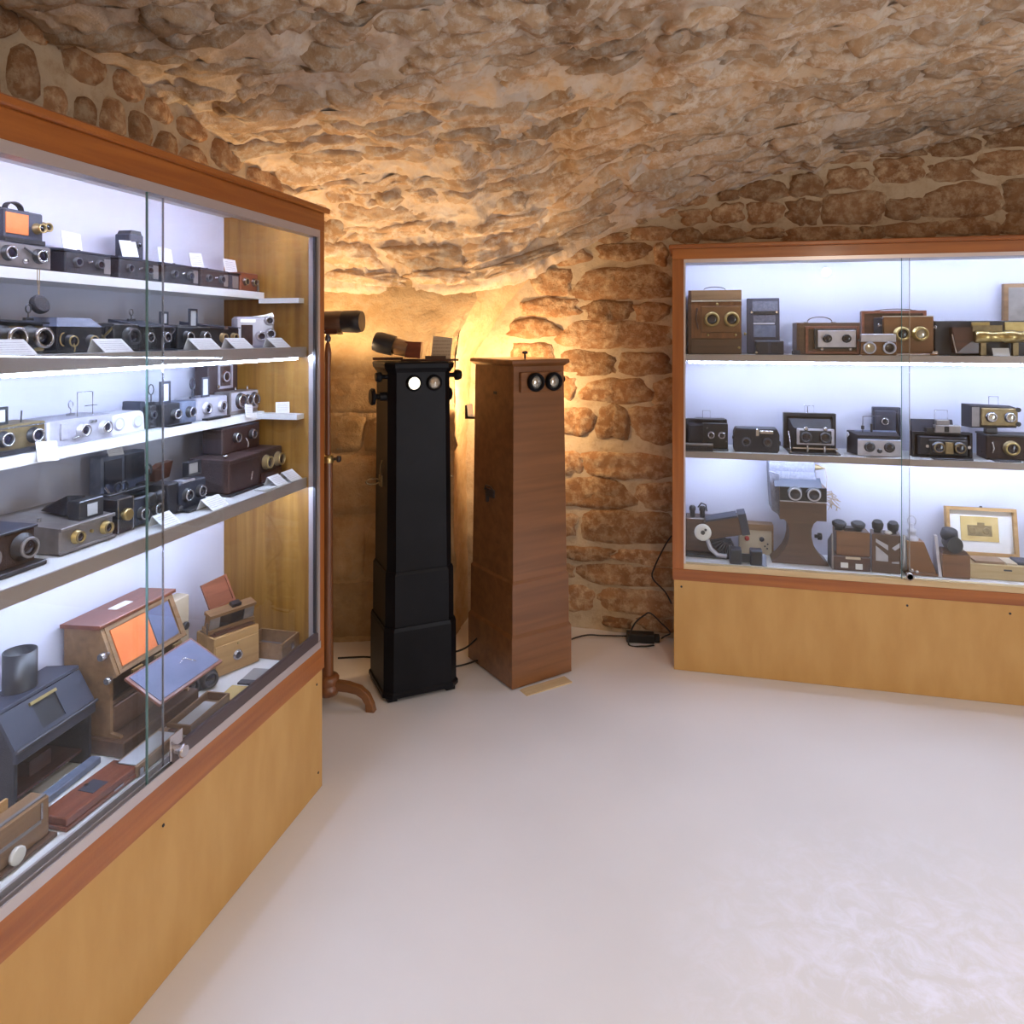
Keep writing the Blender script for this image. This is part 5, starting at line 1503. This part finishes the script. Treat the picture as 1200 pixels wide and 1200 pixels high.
t = R('bellows_camera', 'wooden bellows stereo camera with two large brass lenses and top handle', 'camera', 0.915, 3.455, Y1)
body(t, 0.265, 0.196, 0.03, 'dark_wood', y=0.11, x=-0.012, name='rear_frame')
MB().frame(-0.145, 0.120, 0.0, 0.196, 0.10, 0.112, 0.012).build('frame_edge', 'rosewood', t)
bellows(t, 0.19, 0.150, 0.11, 0.02, 'black_leather', z0=0.015, folds=6, w2=0.18, h2=0.15)
bars(t, 'front_standard', 'mahogany', (-0.078, 0.118, 0.0, 0.02, 0.008, 0.166), bevel=0.002)
bars(t, 'top_strip', 'beige_card', (-0.078, 0.118, -0.001, 0.021, 0.166, 0.170))
for x in (-0.008, 0.064):
    lens(t, x, 0.092, 0.027, 0.030, m='brass', ring='brass', flange=1.2, n=22, glass='lens_glass' if x < 0 else 'bright_glass')
bars(t, 'bed', 'mahogany', (-0.14, 0.122, -0.045, 0.14, 0.0, 0.008), bevel=0.001)
dial(t, (-0.085, 0.01, 0.13), (-1, 0, 0), 0.008, 0.014)
dial(t, (0.120, 0.01, 0.12), (1, 0, 0), 0.009, 0.012)
bars(t, 'bed_clip', 'nickel', (0.105, 0.125, -0.03, -0.01, 0.008, 0.018), (-0.09, 0.09, -0.047, -0.043, 0.001, 0.006))
strap(t, 0.14, 0.196, 0.008, 0.125, 'dark_wood')
t = R('stereo_camera', 'small reddish stereo camera with a lilac metal top and two wide lens rims', 'camera', 0.803, 3.388, Y1)
body(t, 0.140, 0.058, 0.018, 'mahogany', y=0.004)
bars(t, 'top_hood', 'satin_nickel', (-0.072, 0.066, -0.002, 0.020, 0.058, 0.092), bevel=0.002)
for x, g in ((-0.038, 'bright_glass'), (0.040, 'lens_glass')):
    lens(t, x, 0.032, 0.025, 0.010, y=0.004, m='grey_metal', ring='satin_nickel', glass=g, flange=1.05, n=20)
bars(t, 'side_catch', 'steel_dark', (-0.082, -0.070, 0.004, 0.016, 0.060, 0.070))
t = R('projector', 'wide black camera case with a row of brass barrels across its front', 'camera', 1.225, 3.46, Y1)
body(t, 0.36, 0.148, 0.10, 'black_paint', y=0.02)
MB().loft([[(-0.115, -0.03, 0.010), (-0.02, -0.02, 0.010), (-0.02, 0.02, 0.010), (-0.115, 0.02, 0.010)], [(-0.125, -0.02, 0.120), (0.02, -0.02, 0.120), (0.02, 0.02, 0.120), (-0.125, 0.02, 0.120)]]).build('side_hood', 'dark_wood', t, 0.002)
bt = MB().lathe([(0.020, 0), (0.026, 0.004), (0.026, 0.05), (0.023, 0.055), (0.023, 0.11), (0.027, 0.115), (0.027, 0.15), (0.023, 0.155), (0.023, 0.24), (0.026, 0.245), (0.026, 0.28)], (-0.045, -0.034, 0.080), (1, 0, 0), 18).build('barrel', 'brass', t)
bars(t, 'brass_bracket', 'dull_brass', (-0.05, 0.06, -0.03, -0.01, 0.100, 0.128), (-0.02, 0.0, -0.03, -0.01, 0.0, 0.056), (0.10, 0.12, -0.03, -0.01, 0.0, 0.056))
bars(t, 'brass_plate', 'brass', (-0.040, 0.030, 0.014, 0.021, 0.115, 0.142), (0.085, 0.160, 0.014, 0.021, 0.100, 0.142), bevel=0.002)
MB().tube([(-0.125, -0.02, 0.09), (-0.118, -0.028, 0.04), (-0.112, -0.032, 0.012)], 0.003).build('side_trim', 'nickel', t)
t = R('plate_holder', 'tall grey-brown wooden plate at the right edge behind the brass-barrelled case', 'camera', 1.46, 3.595, Y1)
bars(t, 'frame', 'walnut_pale', (-0.108, 0.10, 0.0, 0.025, 0.0, 0.312), bevel=0.002)
bars(t, 'panel', 'grey_metal', (-0.09, 0.085, -0.003, 0.0, 0.02, 0.295), bevel=0.001)
card('small white card in front of the brass-barrelled camera case', (1.272, 3.400, Y1), rz=0, w=0.062, h=0.036, lean=25, group='cards in the end wall cabinet', m='paper')

# middle shelf
t = R('folding_camera', 'black folding stereo camera with wire finder in the left corner of the middle shelf', 'camera', 0.092, 3.45, Y2)
body(t, 0.190, 0.130, 0.03, 'black_leather', y=0.09)
bellows(t, 0.16, 0.10, 0.09, 0.012, z0=0.012, folds=6)
bars(t, 'front_board', 'black_paint', (-0.02, 0.094, 0.0, 0.012, 0.008, 0.122), bevel=0.002)
bars(t, 'bed', 'black_paint', (-0.085, 0.094, -0.03, 0.09, 0.0, 0.007), bevel=0.001)
for x in (0.020, 0.066):
    lens(t, x, 0.068, 0.014, 0.014)
MB().lathe([(0.005, 0), (0.002, 0.008)], (0.002, 0, 0.100), (0, -1, 0), 8).build('stud', 'nickel', t)
MB().lathe([(0.006, 0), (0.002, 0.010)], (0.086, 0, 0.040), (0, -1, 0), 8).build('stud', 'nickel', t)
bars(t, 'top_plate', 'black_paint', (-0.05, 0.085, 0.03, 0.10, 0.128, 0.136), bevel=0.001)
finder(t, 0.0, 0.05, 0.134, 0.034, 0.040)
t = R('slide_case', 'flat dark slide case with a pale metal lid in front of the corner folding camera', 'case', 0.055, 3.392, Y2)
body(t, 0.128, 0.026, 0.022, 'black_leather')
bars(t, 'lid', 'grey_metal', (-0.064, 0.064, -0.001, 0.023, 0.026, 0.034), bevel=0.001)
t = R('stereo_camera', 'low rounded black leather stereo camera with a bright centre clasp', 'camera', 0.308, 3.42, Y2)
MB().prism([(-0.094, 0.0), (0.088, 0.0), (0.096, 0.012), (0.096, 0.082), (0.086, 0.104), (-0.090, 0.104), (-0.098, 0.082), (-0.098, 0.012)], 0.0, 0.08).build('body', 'black_leather', t, 0.004)
bars(t, 'top_plate', 'slate', (-0.090, 0.086, -0.001, 0.07, 0.096, 0.108), bevel=0.003)
bars(t, 'clasp', 'nickel', (-0.004, 0.010, -0.006, 0.0, 0.074, 0.104), (0.014, 0.070, -0.003, 0.0, 0.084, 0.098), bevel=0.001)
for x in (-0.045, 0.045):
    lens(t, x, 0.045, 0.018, 0.006, m='black_leather', ring='steel_dark')
dial(t, (0.096, 0.03, 0.040), (1, 0, 0), 0.010, 0.008, 'steel_dark')
dial(t, (-0.098, 0.03, 0.060), (-1, 0, 0), 0.008, 0.006, 'nickel')
t = R('bellows_camera', 'black bellows stereo camera on nickel rails in the middle of the middle shelf', 'camera', 0.548, 3.47, Y2)
MB().frame(-0.112, 0.112, 0.006, 0.168, 0.07, 0.10, 0.012).box(-0.10, 0.10, 0.088, 0.098, 0.018, 0.156).build('rear_frame', 'black_paint', t)
bellows(t, 0.186, 0.134, 0.09, 0.0, z0=0.018, folds=6, w2=0.165, h2=0.095)
bars(t, 'lens_plate', 'satin_nickel', (-0.066, 0.090, -0.012, -0.004, 0.036, 0.108), bevel=0.002)
bars(t, 'shutter_panel', 'black_paint', (-0.054, 0.078, -0.016, -0.012, 0.044, 0.100), bevel=0.006)
for x in (-0.028, 0.052):
    lens(t, x, 0.070, 0.022, 0.012, y=-0.014, ring='steel_dark', n=20)
for x in (-0.028, 0.052):
    MB().lathe([(0.010, 0), (0.010, 0.006), (0.006, 0.009)], (x, -0.010, 0.108), (0, -1, 0), 12).build('dial', 'nickel', t)
bars(t, 'rail', 'nickel', (-0.098, -0.092, -0.05, 0.08, 0.006, 0.012), (0.092, 0.098, -0.05, 0.08, 0.006, 0.012), (-0.085, 0.10, -0.030, -0.024, 0.020, 0.026))
bars(t, 'bed', 'black_paint', (-0.105, 0.108, -0.062, 0.10, 0.0, 0.006), bevel=0.001)
for x in (-0.024, 0.046):
    MB().cyl((x, -0.028, 0.006), (x, -0.028, 0.034), 0.005, n=8).build('post', 'nickel', t)
MB().tube([(-0.098, 0.02, 0.09), (-0.094, 0.0, 0.06), (-0.096, -0.03, 0.012)], 0.004).build('side_strut', 'nickel', t)
finder(t, 0.0, 0.08, 0.168, 0.040, 0.034, 'nickel', 0.001)
MB().tube([(-0.008, 0.07, 0.168), (-0.008, 0.07, 0.200)], 0.002).build('rear_sight', 'steel_dark', t)
t = R('stereo_camera', 'silver-fronted stereo camera with two dark lenses and bent wire sight', 'camera', 0.800, 3.42, Y2)
MB().loft([[(-0.074, 0.0, 0.004), (0.094, 0.0, 0.004), (0.088, 0.07, 0.006), (-0.106, 0.07, 0.006)], [(-0.074, 0.0, 0.090), (0.094, 0.0, 0.090), (0.088, 0.07, 0.104), (-0.106, 0.07, 0.104)]]).build('body', 'black_leather', t, 0.002)
bars(t, 'face_plate', 'satin_nickel', (-0.076, 0.096, -0.005, 0.0, 0.002, 0.072), bevel=0.001)
MB().prismx([(-0.004, 0.072), (0.0, 0.076), (0.066, 0.106), (0.06, 0.098), (0.0, 0.070)], -0.074, 0.094).build('sloping_top', 'blue_grey', t)
for x in (-0.028, 0.050):
    lens(t, x, 0.042, 0.018, 0.010, y=-0.005, ring='steel_dark')
MB().lathe([(0.010, 0), (0.010, 0.006), (0.004, 0.009)], (0.011, -0.005, 0.026), (0, -1, 0), 12).build('shutter_dial', 'steel_dark', t)
MB().tube([(-0.046, 0.04, 0.098), (-0.046, 0.04, 0.168), (0.03, 0.05, 0.170)], 0.0022, 5).cyl((-0.046, 0.04, 0.112), (-0.046, 0.04, 0.128), 0.007, n=8).build('wire_sight', 'steel_dark', t)
bars(t, 'rear_post', 'black_paint', (-0.012, -0.004, 0.05, 0.058, 0.10, 0.135))
dial(t, (-0.10, 0.05, 0.085), (-1, 0, 0.2), 0.012, 0.010, 'satin_nickel')
t = R('compact_camera', 'upright slate blue folding camera with a single lens behind the silver-fronted camera', 'camera', 0.885, 3.53, Y2)
bars(t, 'front_board', 'slate', (-0.064, 0.020, 0.0, 0.012, 0.078, 0.188), bevel=0.003)
bellows(t, 0.08, 0.10, 0.05, 0.012, z0=0.082, folds=4, x=-0.02)
body(t, 0.115, 0.200, 0.03, 'slate', y=0.05, x=-0.004)
MB().tube([(0.024, 0.01, 0.180), (0.040, 0.03, 0.10), (0.028, 0.045, 0.02)], 0.004).tube([(0.042, 0.045, 0.185), (0.030, 0.03, 0.10), (0.042, 0.015, 0.02)], 0.004).build('strut', 'steel_dark', t)
lens(t, -0.026, 0.142, 0.015, 0.012)
t = R('folding_camera', 'black folding stereo camera with a grey raised hood and wire finder', 'camera', 1.066, 3.44, Y2)
MB().frame(-0.114, 0.118, 0.0, 0.108, 0.02, 0.06, 0.010).box(-0.104, 0.108, 0.05, 0.058, 0.010, 0.098).build('rear_frame', 'black_leather', t)
bellows(t, 0.19, 0.08, 0.05, 0.0, z0=0.012, folds=4)
bars(t, 'front_board', 'black_paint', (-0.056, 0.092, -0.006, 0.004, 0.014, 0.078), bevel=0.002)
for x in (-0.020, 0.060):
    lens(t, x, 0.046, 0.021, 0.014, y=-0.006, m='steel_dark', ring='dull_brass')
for x in (-0.062, 0.098):
    MB().cyl((x, 0.01, 0.05), (x, -0.004, 0.05), 0.007, n=10).build('stud', 'nickel', t)
bars(t, 'shutter_housing', 'dull_brass', (0.004, 0.036, -0.014, -0.006, 0.02, 0.07), bevel=0.002)
bars(t, 'bed', 'steel_dark', (-0.05, 0.10, -0.045, 0.05, 0.0, 0.006), bevel=0.001)
hd_ = MB().loft([[(-0.112, 0.04, 0.108), (0.055, 0.04, 0.108), (0.055, 0.06, 0.108), (-0.112, 0.06, 0.108)], [(-0.112, 0.05, 0.160), (0.050, 0.05, 0.160), (0.050, 0.06, 0.160), (-0.112, 0.06, 0.160)]]).build('raised_hood', 'slate', t)
bars(t, 'finder_housing', 'grey_metal', (-0.030, 0.068, 0.0, 0.038, 0.108, 0.140), (-0.026, 0.026, 0.006, 0.030, 0.140, 0.162), bevel=0.002)
bars(t, 'finder_window', 'black_paint', (-0.062, -0.032, 0.01, 0.036, 0.108, 0.126), (0.004, 0.022, -0.002, 0.0, 0.112, 0.136))
finder(t, 0.0, 0.03, 0.160, 0.050, 0.042, 'nickel')
t = R('stereo_camera', 'brown-black stereo camera with a ringed brass lens at the right end of the middle shelf', 'camera', 1.345, 3.45, Y2)
body(t, 0.225, 0.098, 0.11, 'brown_leather', bevel=0.003)
bars(t, 'top_edge', 'black_paint', (-0.116, 0.116, -0.004, 0.114, 0.098, 0.106), bevel=0.001)
for x in (-0.020, 0.065):
    lens(t, x, 0.050, 0.026, 0.020, m='dull_brass', ring='brass', n=20)
MB().tube([(-0.090, -0.002, 0.075), (-0.086, -0.006, 0.05), (-0.092, -0.004, 0.03)], 0.004).build('side_clip', 'nickel', t)
bars(t, 'bed', 'steel_dark', (-0.10, 0.0, -0.05, 0.0, 0.0, 0.006), bevel=0.001)
dial(t, (-0.118, 0.03, 0.03), (-1, 0, 0), 0.007, 0.006, 'black_paint')
t = R('stereo_camera', 'dark camera with wire finder and two nickel lenses, raised above the brown-black camera', 'camera', 1.268, 3.47, Y2 + 0.106)
bars(t, 'post', 'steel_dark', (-0.022, 0.022, 0.02, 0.05, 0.0, 0.024), bevel=0.002)
MB().loft([[(-0.085, 0.0, 0.024), (0.085, 0.0, 0.028), (0.085, 0.07, 0.028), (-0.102, 0.07, 0.024)], [(-0.085, 0.0, 0.118), (0.085, 0.0, 0.112), (0.085, 0.07, 0.116), (-0.102, 0.07, 0.122)]]).build('body', 'black_leather', t, 0.002)
bars(t, 'front_board', 'dull_brass', (-0.050, 0.088, -0.008, 0.0, 0.034, 0.110), bevel=0.006)
for x in (-0.012, 0.058):
    lens(t, x, 0.072, 0.018, 0.012, y=-0.008, m='steel_dark', glass='bright_glass')
for z in (0.045, 0.105):
    MB().cyl((0.088, 0.0, z), (0.088, -0.012, z), 0.010, n=12).build('corner_wheel', 'black_paint', t)
bars(t, 'left_plate', 'grey_metal', (-0.083, -0.055, -0.002, 0.0, 0.030, 0.112))
finder(t, 0.010, 0.03, 0.116, 0.036, 0.040, 'steel_dark')

# lower compartment
t = R('stereo_projector', 'dark stereo projector with a white wheel and a tilted lamp box in the left corner', 'projector', 0.105, 3.512, Y3)
body(t, 0.150, 0.155, 0.10, 'walnut', x=-0.030, z=0.012)
bars(t, 'base', 'black_paint', (-0.108, 0.12, -0.05, 0.10, 0.0, 0.012), bevel=0.002)
M_ = T(0.06, -0.02, 0.100, ry=-12)
lb = MB().box(-0.07, 0.085, -0.04, 0.05, 0.0, 0.082, M_).build('lamp_box', 'walnut', t, 0.002)
MB().box(0.085, 0.120, -0.046, 0.056, -0.002, 0.094, M_).box(-0.06, 0.08, -0.045, 0.055, 0.082, 0.090, M_).build('lamp_hood', 'slate', lb)
tag(MB().lathe([(0.036, 0), (0.038, 0.006), (0.038, 0.014), (0.030, 0.018), (0.012, 0.016)], (-0.030, -0.058, 0.120), (0, -1, 0.1), 22).build('wheel', 'white_ceramic', t), 'white ceramic wheel with dark hub')
MB().cyl((-0.030, -0.075, 0.122), (-0.030, -0.078, 0.122), 0.010, n=10).cyl((-0.018, -0.0755, 0.135), (-0.018, -0.079, 0.135), 0.006, n=8).build('wheel_hub', 'steel_dark', t)
MB().cyl((-0.030, -0.06, 0.12), (-0.030, 0.01, 0.12), 0.01, n=10).build('axle', 'steel_dark', t)
MB().tube([(-0.010, -0.052, 0.085), (0.005, -0.056, 0.045), (0.035, -0.058, 0.020), (0.075, -0.058, 0.016)], 0.010, 8).build('curved_arm', 'satin_nickel', t)
for k in range(9):
    a = PI * (1.05 + 0.6 * k / 8)
    M_ = T(0.085, -0.01, 0.095) @ Matrix.Rotation(-(a - PI * 1.5), 4, 'Y')
    MB().box(-0.003, 0.003, -0.035, 0.035, -0.080, -0.020, M_).build('fan_blade', 'slate', t)
for x in (-0.075, -0.030):
    MB().lathe([(0.012, 0), (0.012, 0.03), (0.015, 0.032), (0.015, 0.046), (0.010, 0.052)], (x, 0.03, 0.167), (0, 0, 1), 12).build('eyepiece', 'black_paint', t)
MB().tube([(-0.05, 0.02, 0.215), (-0.035, 0.01, 0.238), (-0.015, 0.01, 0.230), (-0.010, 0.015, 0.200)], 0.0035).build('wire_loop', 'black_paint', t)
t = R('stereo_viewer', 'pale beige box viewer with two dark buttons beside the hourglass viewer', 'viewer', 0.318, 3.574, Y3)
body(t, 0.150, 0.120, 0.06, 'beige_card', bevel=0.002)
bars(t, 'brown_top', 'walnut_pale', (-0.078, 0.078, -0.003, 0.064, 0.112, 0.140), (0.070, 0.078, -0.003, 0.064, 0.0, 0.112), bevel=0.001)
for x, m in ((-0.040, 'red_enamel'), (0.026, 'slate')):
    MB().lathe([(0.011, 0), (0.011, 0.006), (0.006, 0.010)], (x, 0.0, 0.072), (0, -1, 0), 14).build('button', m, t)
for x, z in ((0.04, 0.04), (0.052, 0.05), (0.05, 0.03)):
    MB().cyl((x, 0.0, z), (x, -0.003, z), 0.004, n=8).build('stud', 'steel_dark', t)
t = R('opera_viewer', 'small dark twin-barrel viewer standing in front of the beige box viewer', 'viewer', 0.268, 3.393, Y3)
for x in (-0.052, 0.036):
    MB().box(x - 0.026, x + 0.026, 0.0, 0.05, 0.0, 0.068).build('barrel_box', 'slate', t, 0.004)
    MB().box(x - 0.020, x + 0.020, -0.002, 0.0, 0.008, 0.060).build('front_panel', 'black_paint', t)
bars(t, 'bridge', 'black_paint', (-0.026, 0.010, 0.01, 0.04, 0.010, 0.040))
MB().prismx([(0.0, 0.0), (0.05, 0.0), (0.05, 0.04)], 0.060, 0.080).build('side_wedge', 'steel_dark', t)
# hourglass viewer
t = R('pedestal_viewer', 'brown hourglass-shaped pedestal stereo viewer with two ringed eyepieces', 'viewer', 0.497, 3.46, Y3)


def waist(k):
    pts = []
    for z, w in ((0.0, 0.120), (0.012, 0.116), (0.03, 0.094), (0.06, 0.070), (0.09, 0.055), (0.125, 0.047), (0.16, 0.047), (0.185, 0.056), (0.202, 0.074), (0.212, 0.092)):
        pts.append((w * k, z))
    return pts


wl = waist(1)
MB().prism(wl + [(-x, z) for x, z in wl[::-1]], 0.0, 0.10).build('waisted_body', 'walnut', t, 0.002)
hd_ = MB().prism([(-0.090, 0.205), (0.104, 0.205), (0.104, 0.352), (-0.090, 0.352)], -0.030, 0.10).build('head', 'walnut', t, 0.002)
bars(t, 'eyepiece_board', 'black_paint', (-0.090, 0.104, -0.036, -0.030, 0.290, 0.352), bevel=0.001)
bars(t, 'bright_line', 'satin_nickel', (-0.090, 0.104, -0.037, -0.030, 0.286, 0.290))
for x in (-0.028, 0.050):
    lens(t, x, 0.322, 0.027, 0.012, y=-0.036, ring='satin_nickel', n=22)
MB().loft([[(-0.122, 0.0, 0.352), (0.075, 0.0, 0.352), (0.075, 0.11, 0.352), (-0.122, 0.11, 0.352)], [(-0.132, 0.02, 0.41), (0.065, 0.02, 0.41), (0.065, 0.11, 0.41), (-0.132, 0.11, 0.41)],
           [(-0.132, 0.02, 0.455), (0.065, 0.02, 0.455), (0.065, 0.11, 0.455), (-0.132, 0.11, 0.455)]]).build('upper_hood', 'grey_leather', t, 0.003)
MB().loft([[(-0.122, -0.02, 0.24), (-0.090, -0.02, 0.22), (-0.090, 0.11, 0.22), (-0.122, 0.11, 0.24)], [(-0.132, 0.0, 0.41), (-0.090, 0.0, 0.40), (-0.090, 0.11, 0.40), (-0.132, 0.11, 0.41)]]).build('side_cheek', 'grey_leather', t)
MB().prismx([(-0.036, 0.352), (0.02, 0.385), (0.02, 0.352)], -0.112, 0.085).build('sloping_roof', 'slate', t)
dial(t, (0.066, 0.04, 0.12), (1, 0, 0), 0.016, 0.03, 'black_paint')
dial(t, (0.104, 0.03, 0.235), (1, 0, 0), 0.018, 0.008, 'black_paint')
MB().lathe([(0.016, 0), (0.012, 0.02), (0.002, 0.05)], (0.062, 0.05, 0.43), (1, 0, -0.1), 12).build('brass_tip', 'dull_brass', t)
b_ = MB().tube([(0.11, 0.045, 0.425), (0.118, 0.04, 0.38), (0.112, 0.03, 0.33)], 0.0012, 4)
rr = random.Random(4)
for k in range(14):
    x0, z0 = 0.108, 0.325 - 0.004 * k
    b_.tube([(x0, 0.03, z0), (x0 + rr.uniform(0.01, 0.03), 0.02 + rr.uniform(-0.01, 0.01), z0 + rr.uniform(-0.01, 0.02)), (x0 + rr.uniform(0.02, 0.06), 0.02 + rr.uniform(-0.01, 0.02), z0 - rr.uniform(0.0, 0.03)),
             (x0 + rr.uniform(0.01, 0.065), 0.03, z0 - rr.uniform(0.01, 0.05))], 0.0013, 4)
tag(b_.build('string', 'string', t), 'loose tangle of brown string')
# eyepiece boxes
t = R('stereo_viewer', 'dark brown stepped viewer with black eyepieces on its top, right of the hourglass viewer', 'viewer', 0.706, 3.43, Y3)
bars(t, 'base', 'dark_wood', (-0.078, 0.070, -0.012, 0.10, 0.0, 0.060), bevel=0.002)
bars(t, 'body', 'mahogany', (-0.064, 0.072, 0.004, 0.095, 0.060, 0.165), bevel=0.002)
bars(t, 'pale_strip', 'beige_card', (-0.030, 0.030, -0.014, -0.012, 0.050, 0.060))
bars(t, 'paper_tag', 'paper', (-0.050, -0.020, -0.014, -0.012, 0.012, 0.034), (0.010, 0.038, -0.014, -0.012, 0.008, 0.032))
for x in (-0.048, 0.030):
    MB().lathe([(0.018, 0), (0.018, 0.018), (0.028, 0.022), (0.030, 0.034), (0.022, 0.040)], (x, 0.04, 0.163), (0, -0.25, 1), 16).build('eyepiece', 'black_paint', t)
bars(t, 'bridge', 'black_paint', (-0.03, 0.012, 0.02, 0.06, 0.165, 0.178))
MB().prismx([(-0.010, 0.0), (0.095, 0.0), (0.095, 0.10), (0.004, 0.155)], -0.084, -0.078).build('side_board', 'grey_metal', t)
t = R('stereo_viewer', 'square wooden viewer with mirrored front panel and two black eyepieces', 'viewer', 0.838, 3.42, Y3, -8)
body(t, 0.112, 0.165, 0.08, 'walnut', bevel=0.002)
bars(t, 'front_frame', 'walnut', (-0.056, -0.040, -0.004, 0, 0, 0.165), (0.008, 0.018, -0.004, 0, 0, 0.165), (-0.040, 0.008, -0.004, 0, 0.145, 0.165), (-0.040, 0.008, -0.004, 0, 0.0, 0.05))
MB().prism([(-0.040, 0.115), (0.008, 0.075), (0.008, 0.050), (-0.040, 0.050)], -0.002, 0.0).prism([(-0.040, 0.145), (0.008, 0.12), (0.008, 0.098), (-0.040, 0.130)], -0.002, 0.0).build('mirror', 'satin_nickel', t)
MB().prism([(0.022, 0.110), (0.052, 0.135), (0.052, 0.115), (0.034, 0.100)], -0.002, 0.0).prism([(0.022, 0.05), (0.050, 0.055), (0.050, 0.045), (0.022, 0.045)], -0.002, 0).build('mirror', 'satin_nickel', t)
for x, s_ in ((-0.030, 1.0), (0.030, 1.0)):
    MB().lathe([(0.016, 0), (0.014, 0.015), (0.022, 0.022), (0.024, 0.042), (0.018, 0.054)], (x, 0.04, 0.163), (0, -0.3, 1), 16).build('eyepiece', 'black_paint', t)
MB().sphere((0.010, 0.02, 0.170), 0.016, 10, (1, 1, 0.6)).build('knob', 'white_ceramic', t)
t = R('graphoscope', 'tapering brown wooden pyramid viewer with chromed fittings on top', 'viewer', 0.985, 3.43, Y3)
MB().loft([[(-0.062, 0.0, 0.012), (0.052, 0.0, 0.012), (0.052, 0.10, 0.012), (-0.062, 0.10, 0.012)], [(-0.058, 0.02, 0.135), (0.010, 0.02, 0.135), (0.010, 0.08, 0.135), (-0.058, 0.08, 0.135)]]).build('tapering_body', 'mahogany', t, 0.002)
bars(t, 'base', 'mahogany', (-0.072, 0.055, -0.015, 0.11, 0.0, 0.012), bevel=0.002)
MB().lathe([(0.026, 0), (0.026, 0.012), (0.018, 0.016), (0.014, 0.030), (0.018, 0.034), (0.018, 0.044), (0.008, 0.050), (0.005, 0.070)], (-0.030, 0.05, 0.135), (0, 0, 1), 16).build('lens_mount', 'satin_nickel', t)
MB().tube([(-0.030 + 0.016 * math.cos(2 * PI * i / 14), 0.05, 0.218 + 0.022 * math.sin(2 * PI * i / 14)) for i in range(14)], 0.003, 6, True).build('lens_ring', 'satin_nickel', t)
bars(t, 'side_lever', 'nickel', (-0.071, -0.063, 0.02, 0.03, 0.012, 0.16))
MB().sphere((-0.050, -0.02, 0.024), 0.010, 8).sphere((-0.030, -0.024, 0.020), 0.008, 8).build('chrome_nut', 'nickel', t)
t = R('graphoscope', 'brown box viewer with a hooded black eyepiece, left of the open wooden box', 'viewer', 1.108, 3.415, Y3)
body(t, 0.105, 0.098, 0.085, 'mahogany', bevel=0.002)
MB().loft([[(-0.052, 0.01, 0.098), (0.052, 0.01, 0.098), (0.052, 0.075, 0.098), (-0.052, 0.075, 0.098)], [(-0.042, 0.015, 0.112), (0.040, 0.015, 0.112), (0.040, 0.07, 0.112), (-0.042, 0.07, 0.112)]]).build('shoulder', 'dark_wood', t)
hood(t, 'hood', 'black_paint', -0.045, 0.03, 0.030, 0.0, 0.034, 0.12, M=T(-0.006, 0.04, 0.140, rz=90))
MB().lathe([(0.030, 0), (0.034, 0.01), (0.030, 0.035), (0.020, 0.04)], (-0.016, 0.04, 0.160), (0, -0.3, 1), 18).build('eyecup', 'black_leather', t)
MB().prismx([(0.0, 0.0), (0.08, 0.0), (0.08, 0.16), (0.06, 0.16)], -0.066, -0.054).build('side_board', 'satin_nickel', t)
t = R('wooden_box', 'open pale wooden box with a framed camera engraving inside its lid', 'box', 1.290, 3.43, Y3)
bars(t, 'box_base', 'oak_pale', (-0.125, 0.145, 0.0, 0.11, 0.0, 0.062), bevel=0.002)
bars(t, 'inner_tray', 'brown_card', (-0.100, 0.010, 0.015, 0.095, 0.062, 0.072), bevel=0.001)
bars(t, 'cream_strip', 'beige_card', (0.015, 0.055, 0.01, 0.10, 0.062, 0.070))
bars(t, 'grey_strip', 'slate', (0.060, 0.135, 0.02, 0.10, 0.062, 0.075), bevel=0.002)
bars(t, 'clasp', 'steel_dark', (0.0, 0.03, -0.003, 0.0, 0.040, 0.046))
M_ = T(0, 0.115, 0.066, rx=-9)
ld = MB().frame(-0.172, 0.105, 0.0, 0.205, 0.0, 0.030, 0.014, M_).box(-0.158, 0.091, 0.022, 0.029, 0.014, 0.191, M_).build('lid', 'oak', t)
MB().box(-0.158, 0.091, 0.019, 0.022, 0.014, 0.191, M_).build('lining_sheet', 'paper', ld)
pr = MB().box(-0.112, 0.036, 0.016, 0.019, 0.060, 0.165, M_).build('engraving_sheet', 'yellow_card', ld)
eg = MB().box(-0.086, 0.010, 0.0150, 0.0162, 0.082, 0.128, M_).box(-0.046, -0.018, 0.0150, 0.0162, 0.128, 0.140, M_)
for x in (-0.066, -0.012):
    eg.lathe([(0.016, 0), (0.012, 0.002)], M_ @ Vector((x, 0.0152, 0.105)), M_.to_3x3() @ Vector((0, -1, 0)), 12)
tag(eg.build('engraving', 'dull_brass', t), 'small printed picture of a camera')
MB().cyl(M_ @ Vector((-0.03, 0.01, 0.205)), M_ @ Vector((-0.03, 0.01, 0.212)), 0.006, n=8).build('lid_stud', 'steel_dark', t)
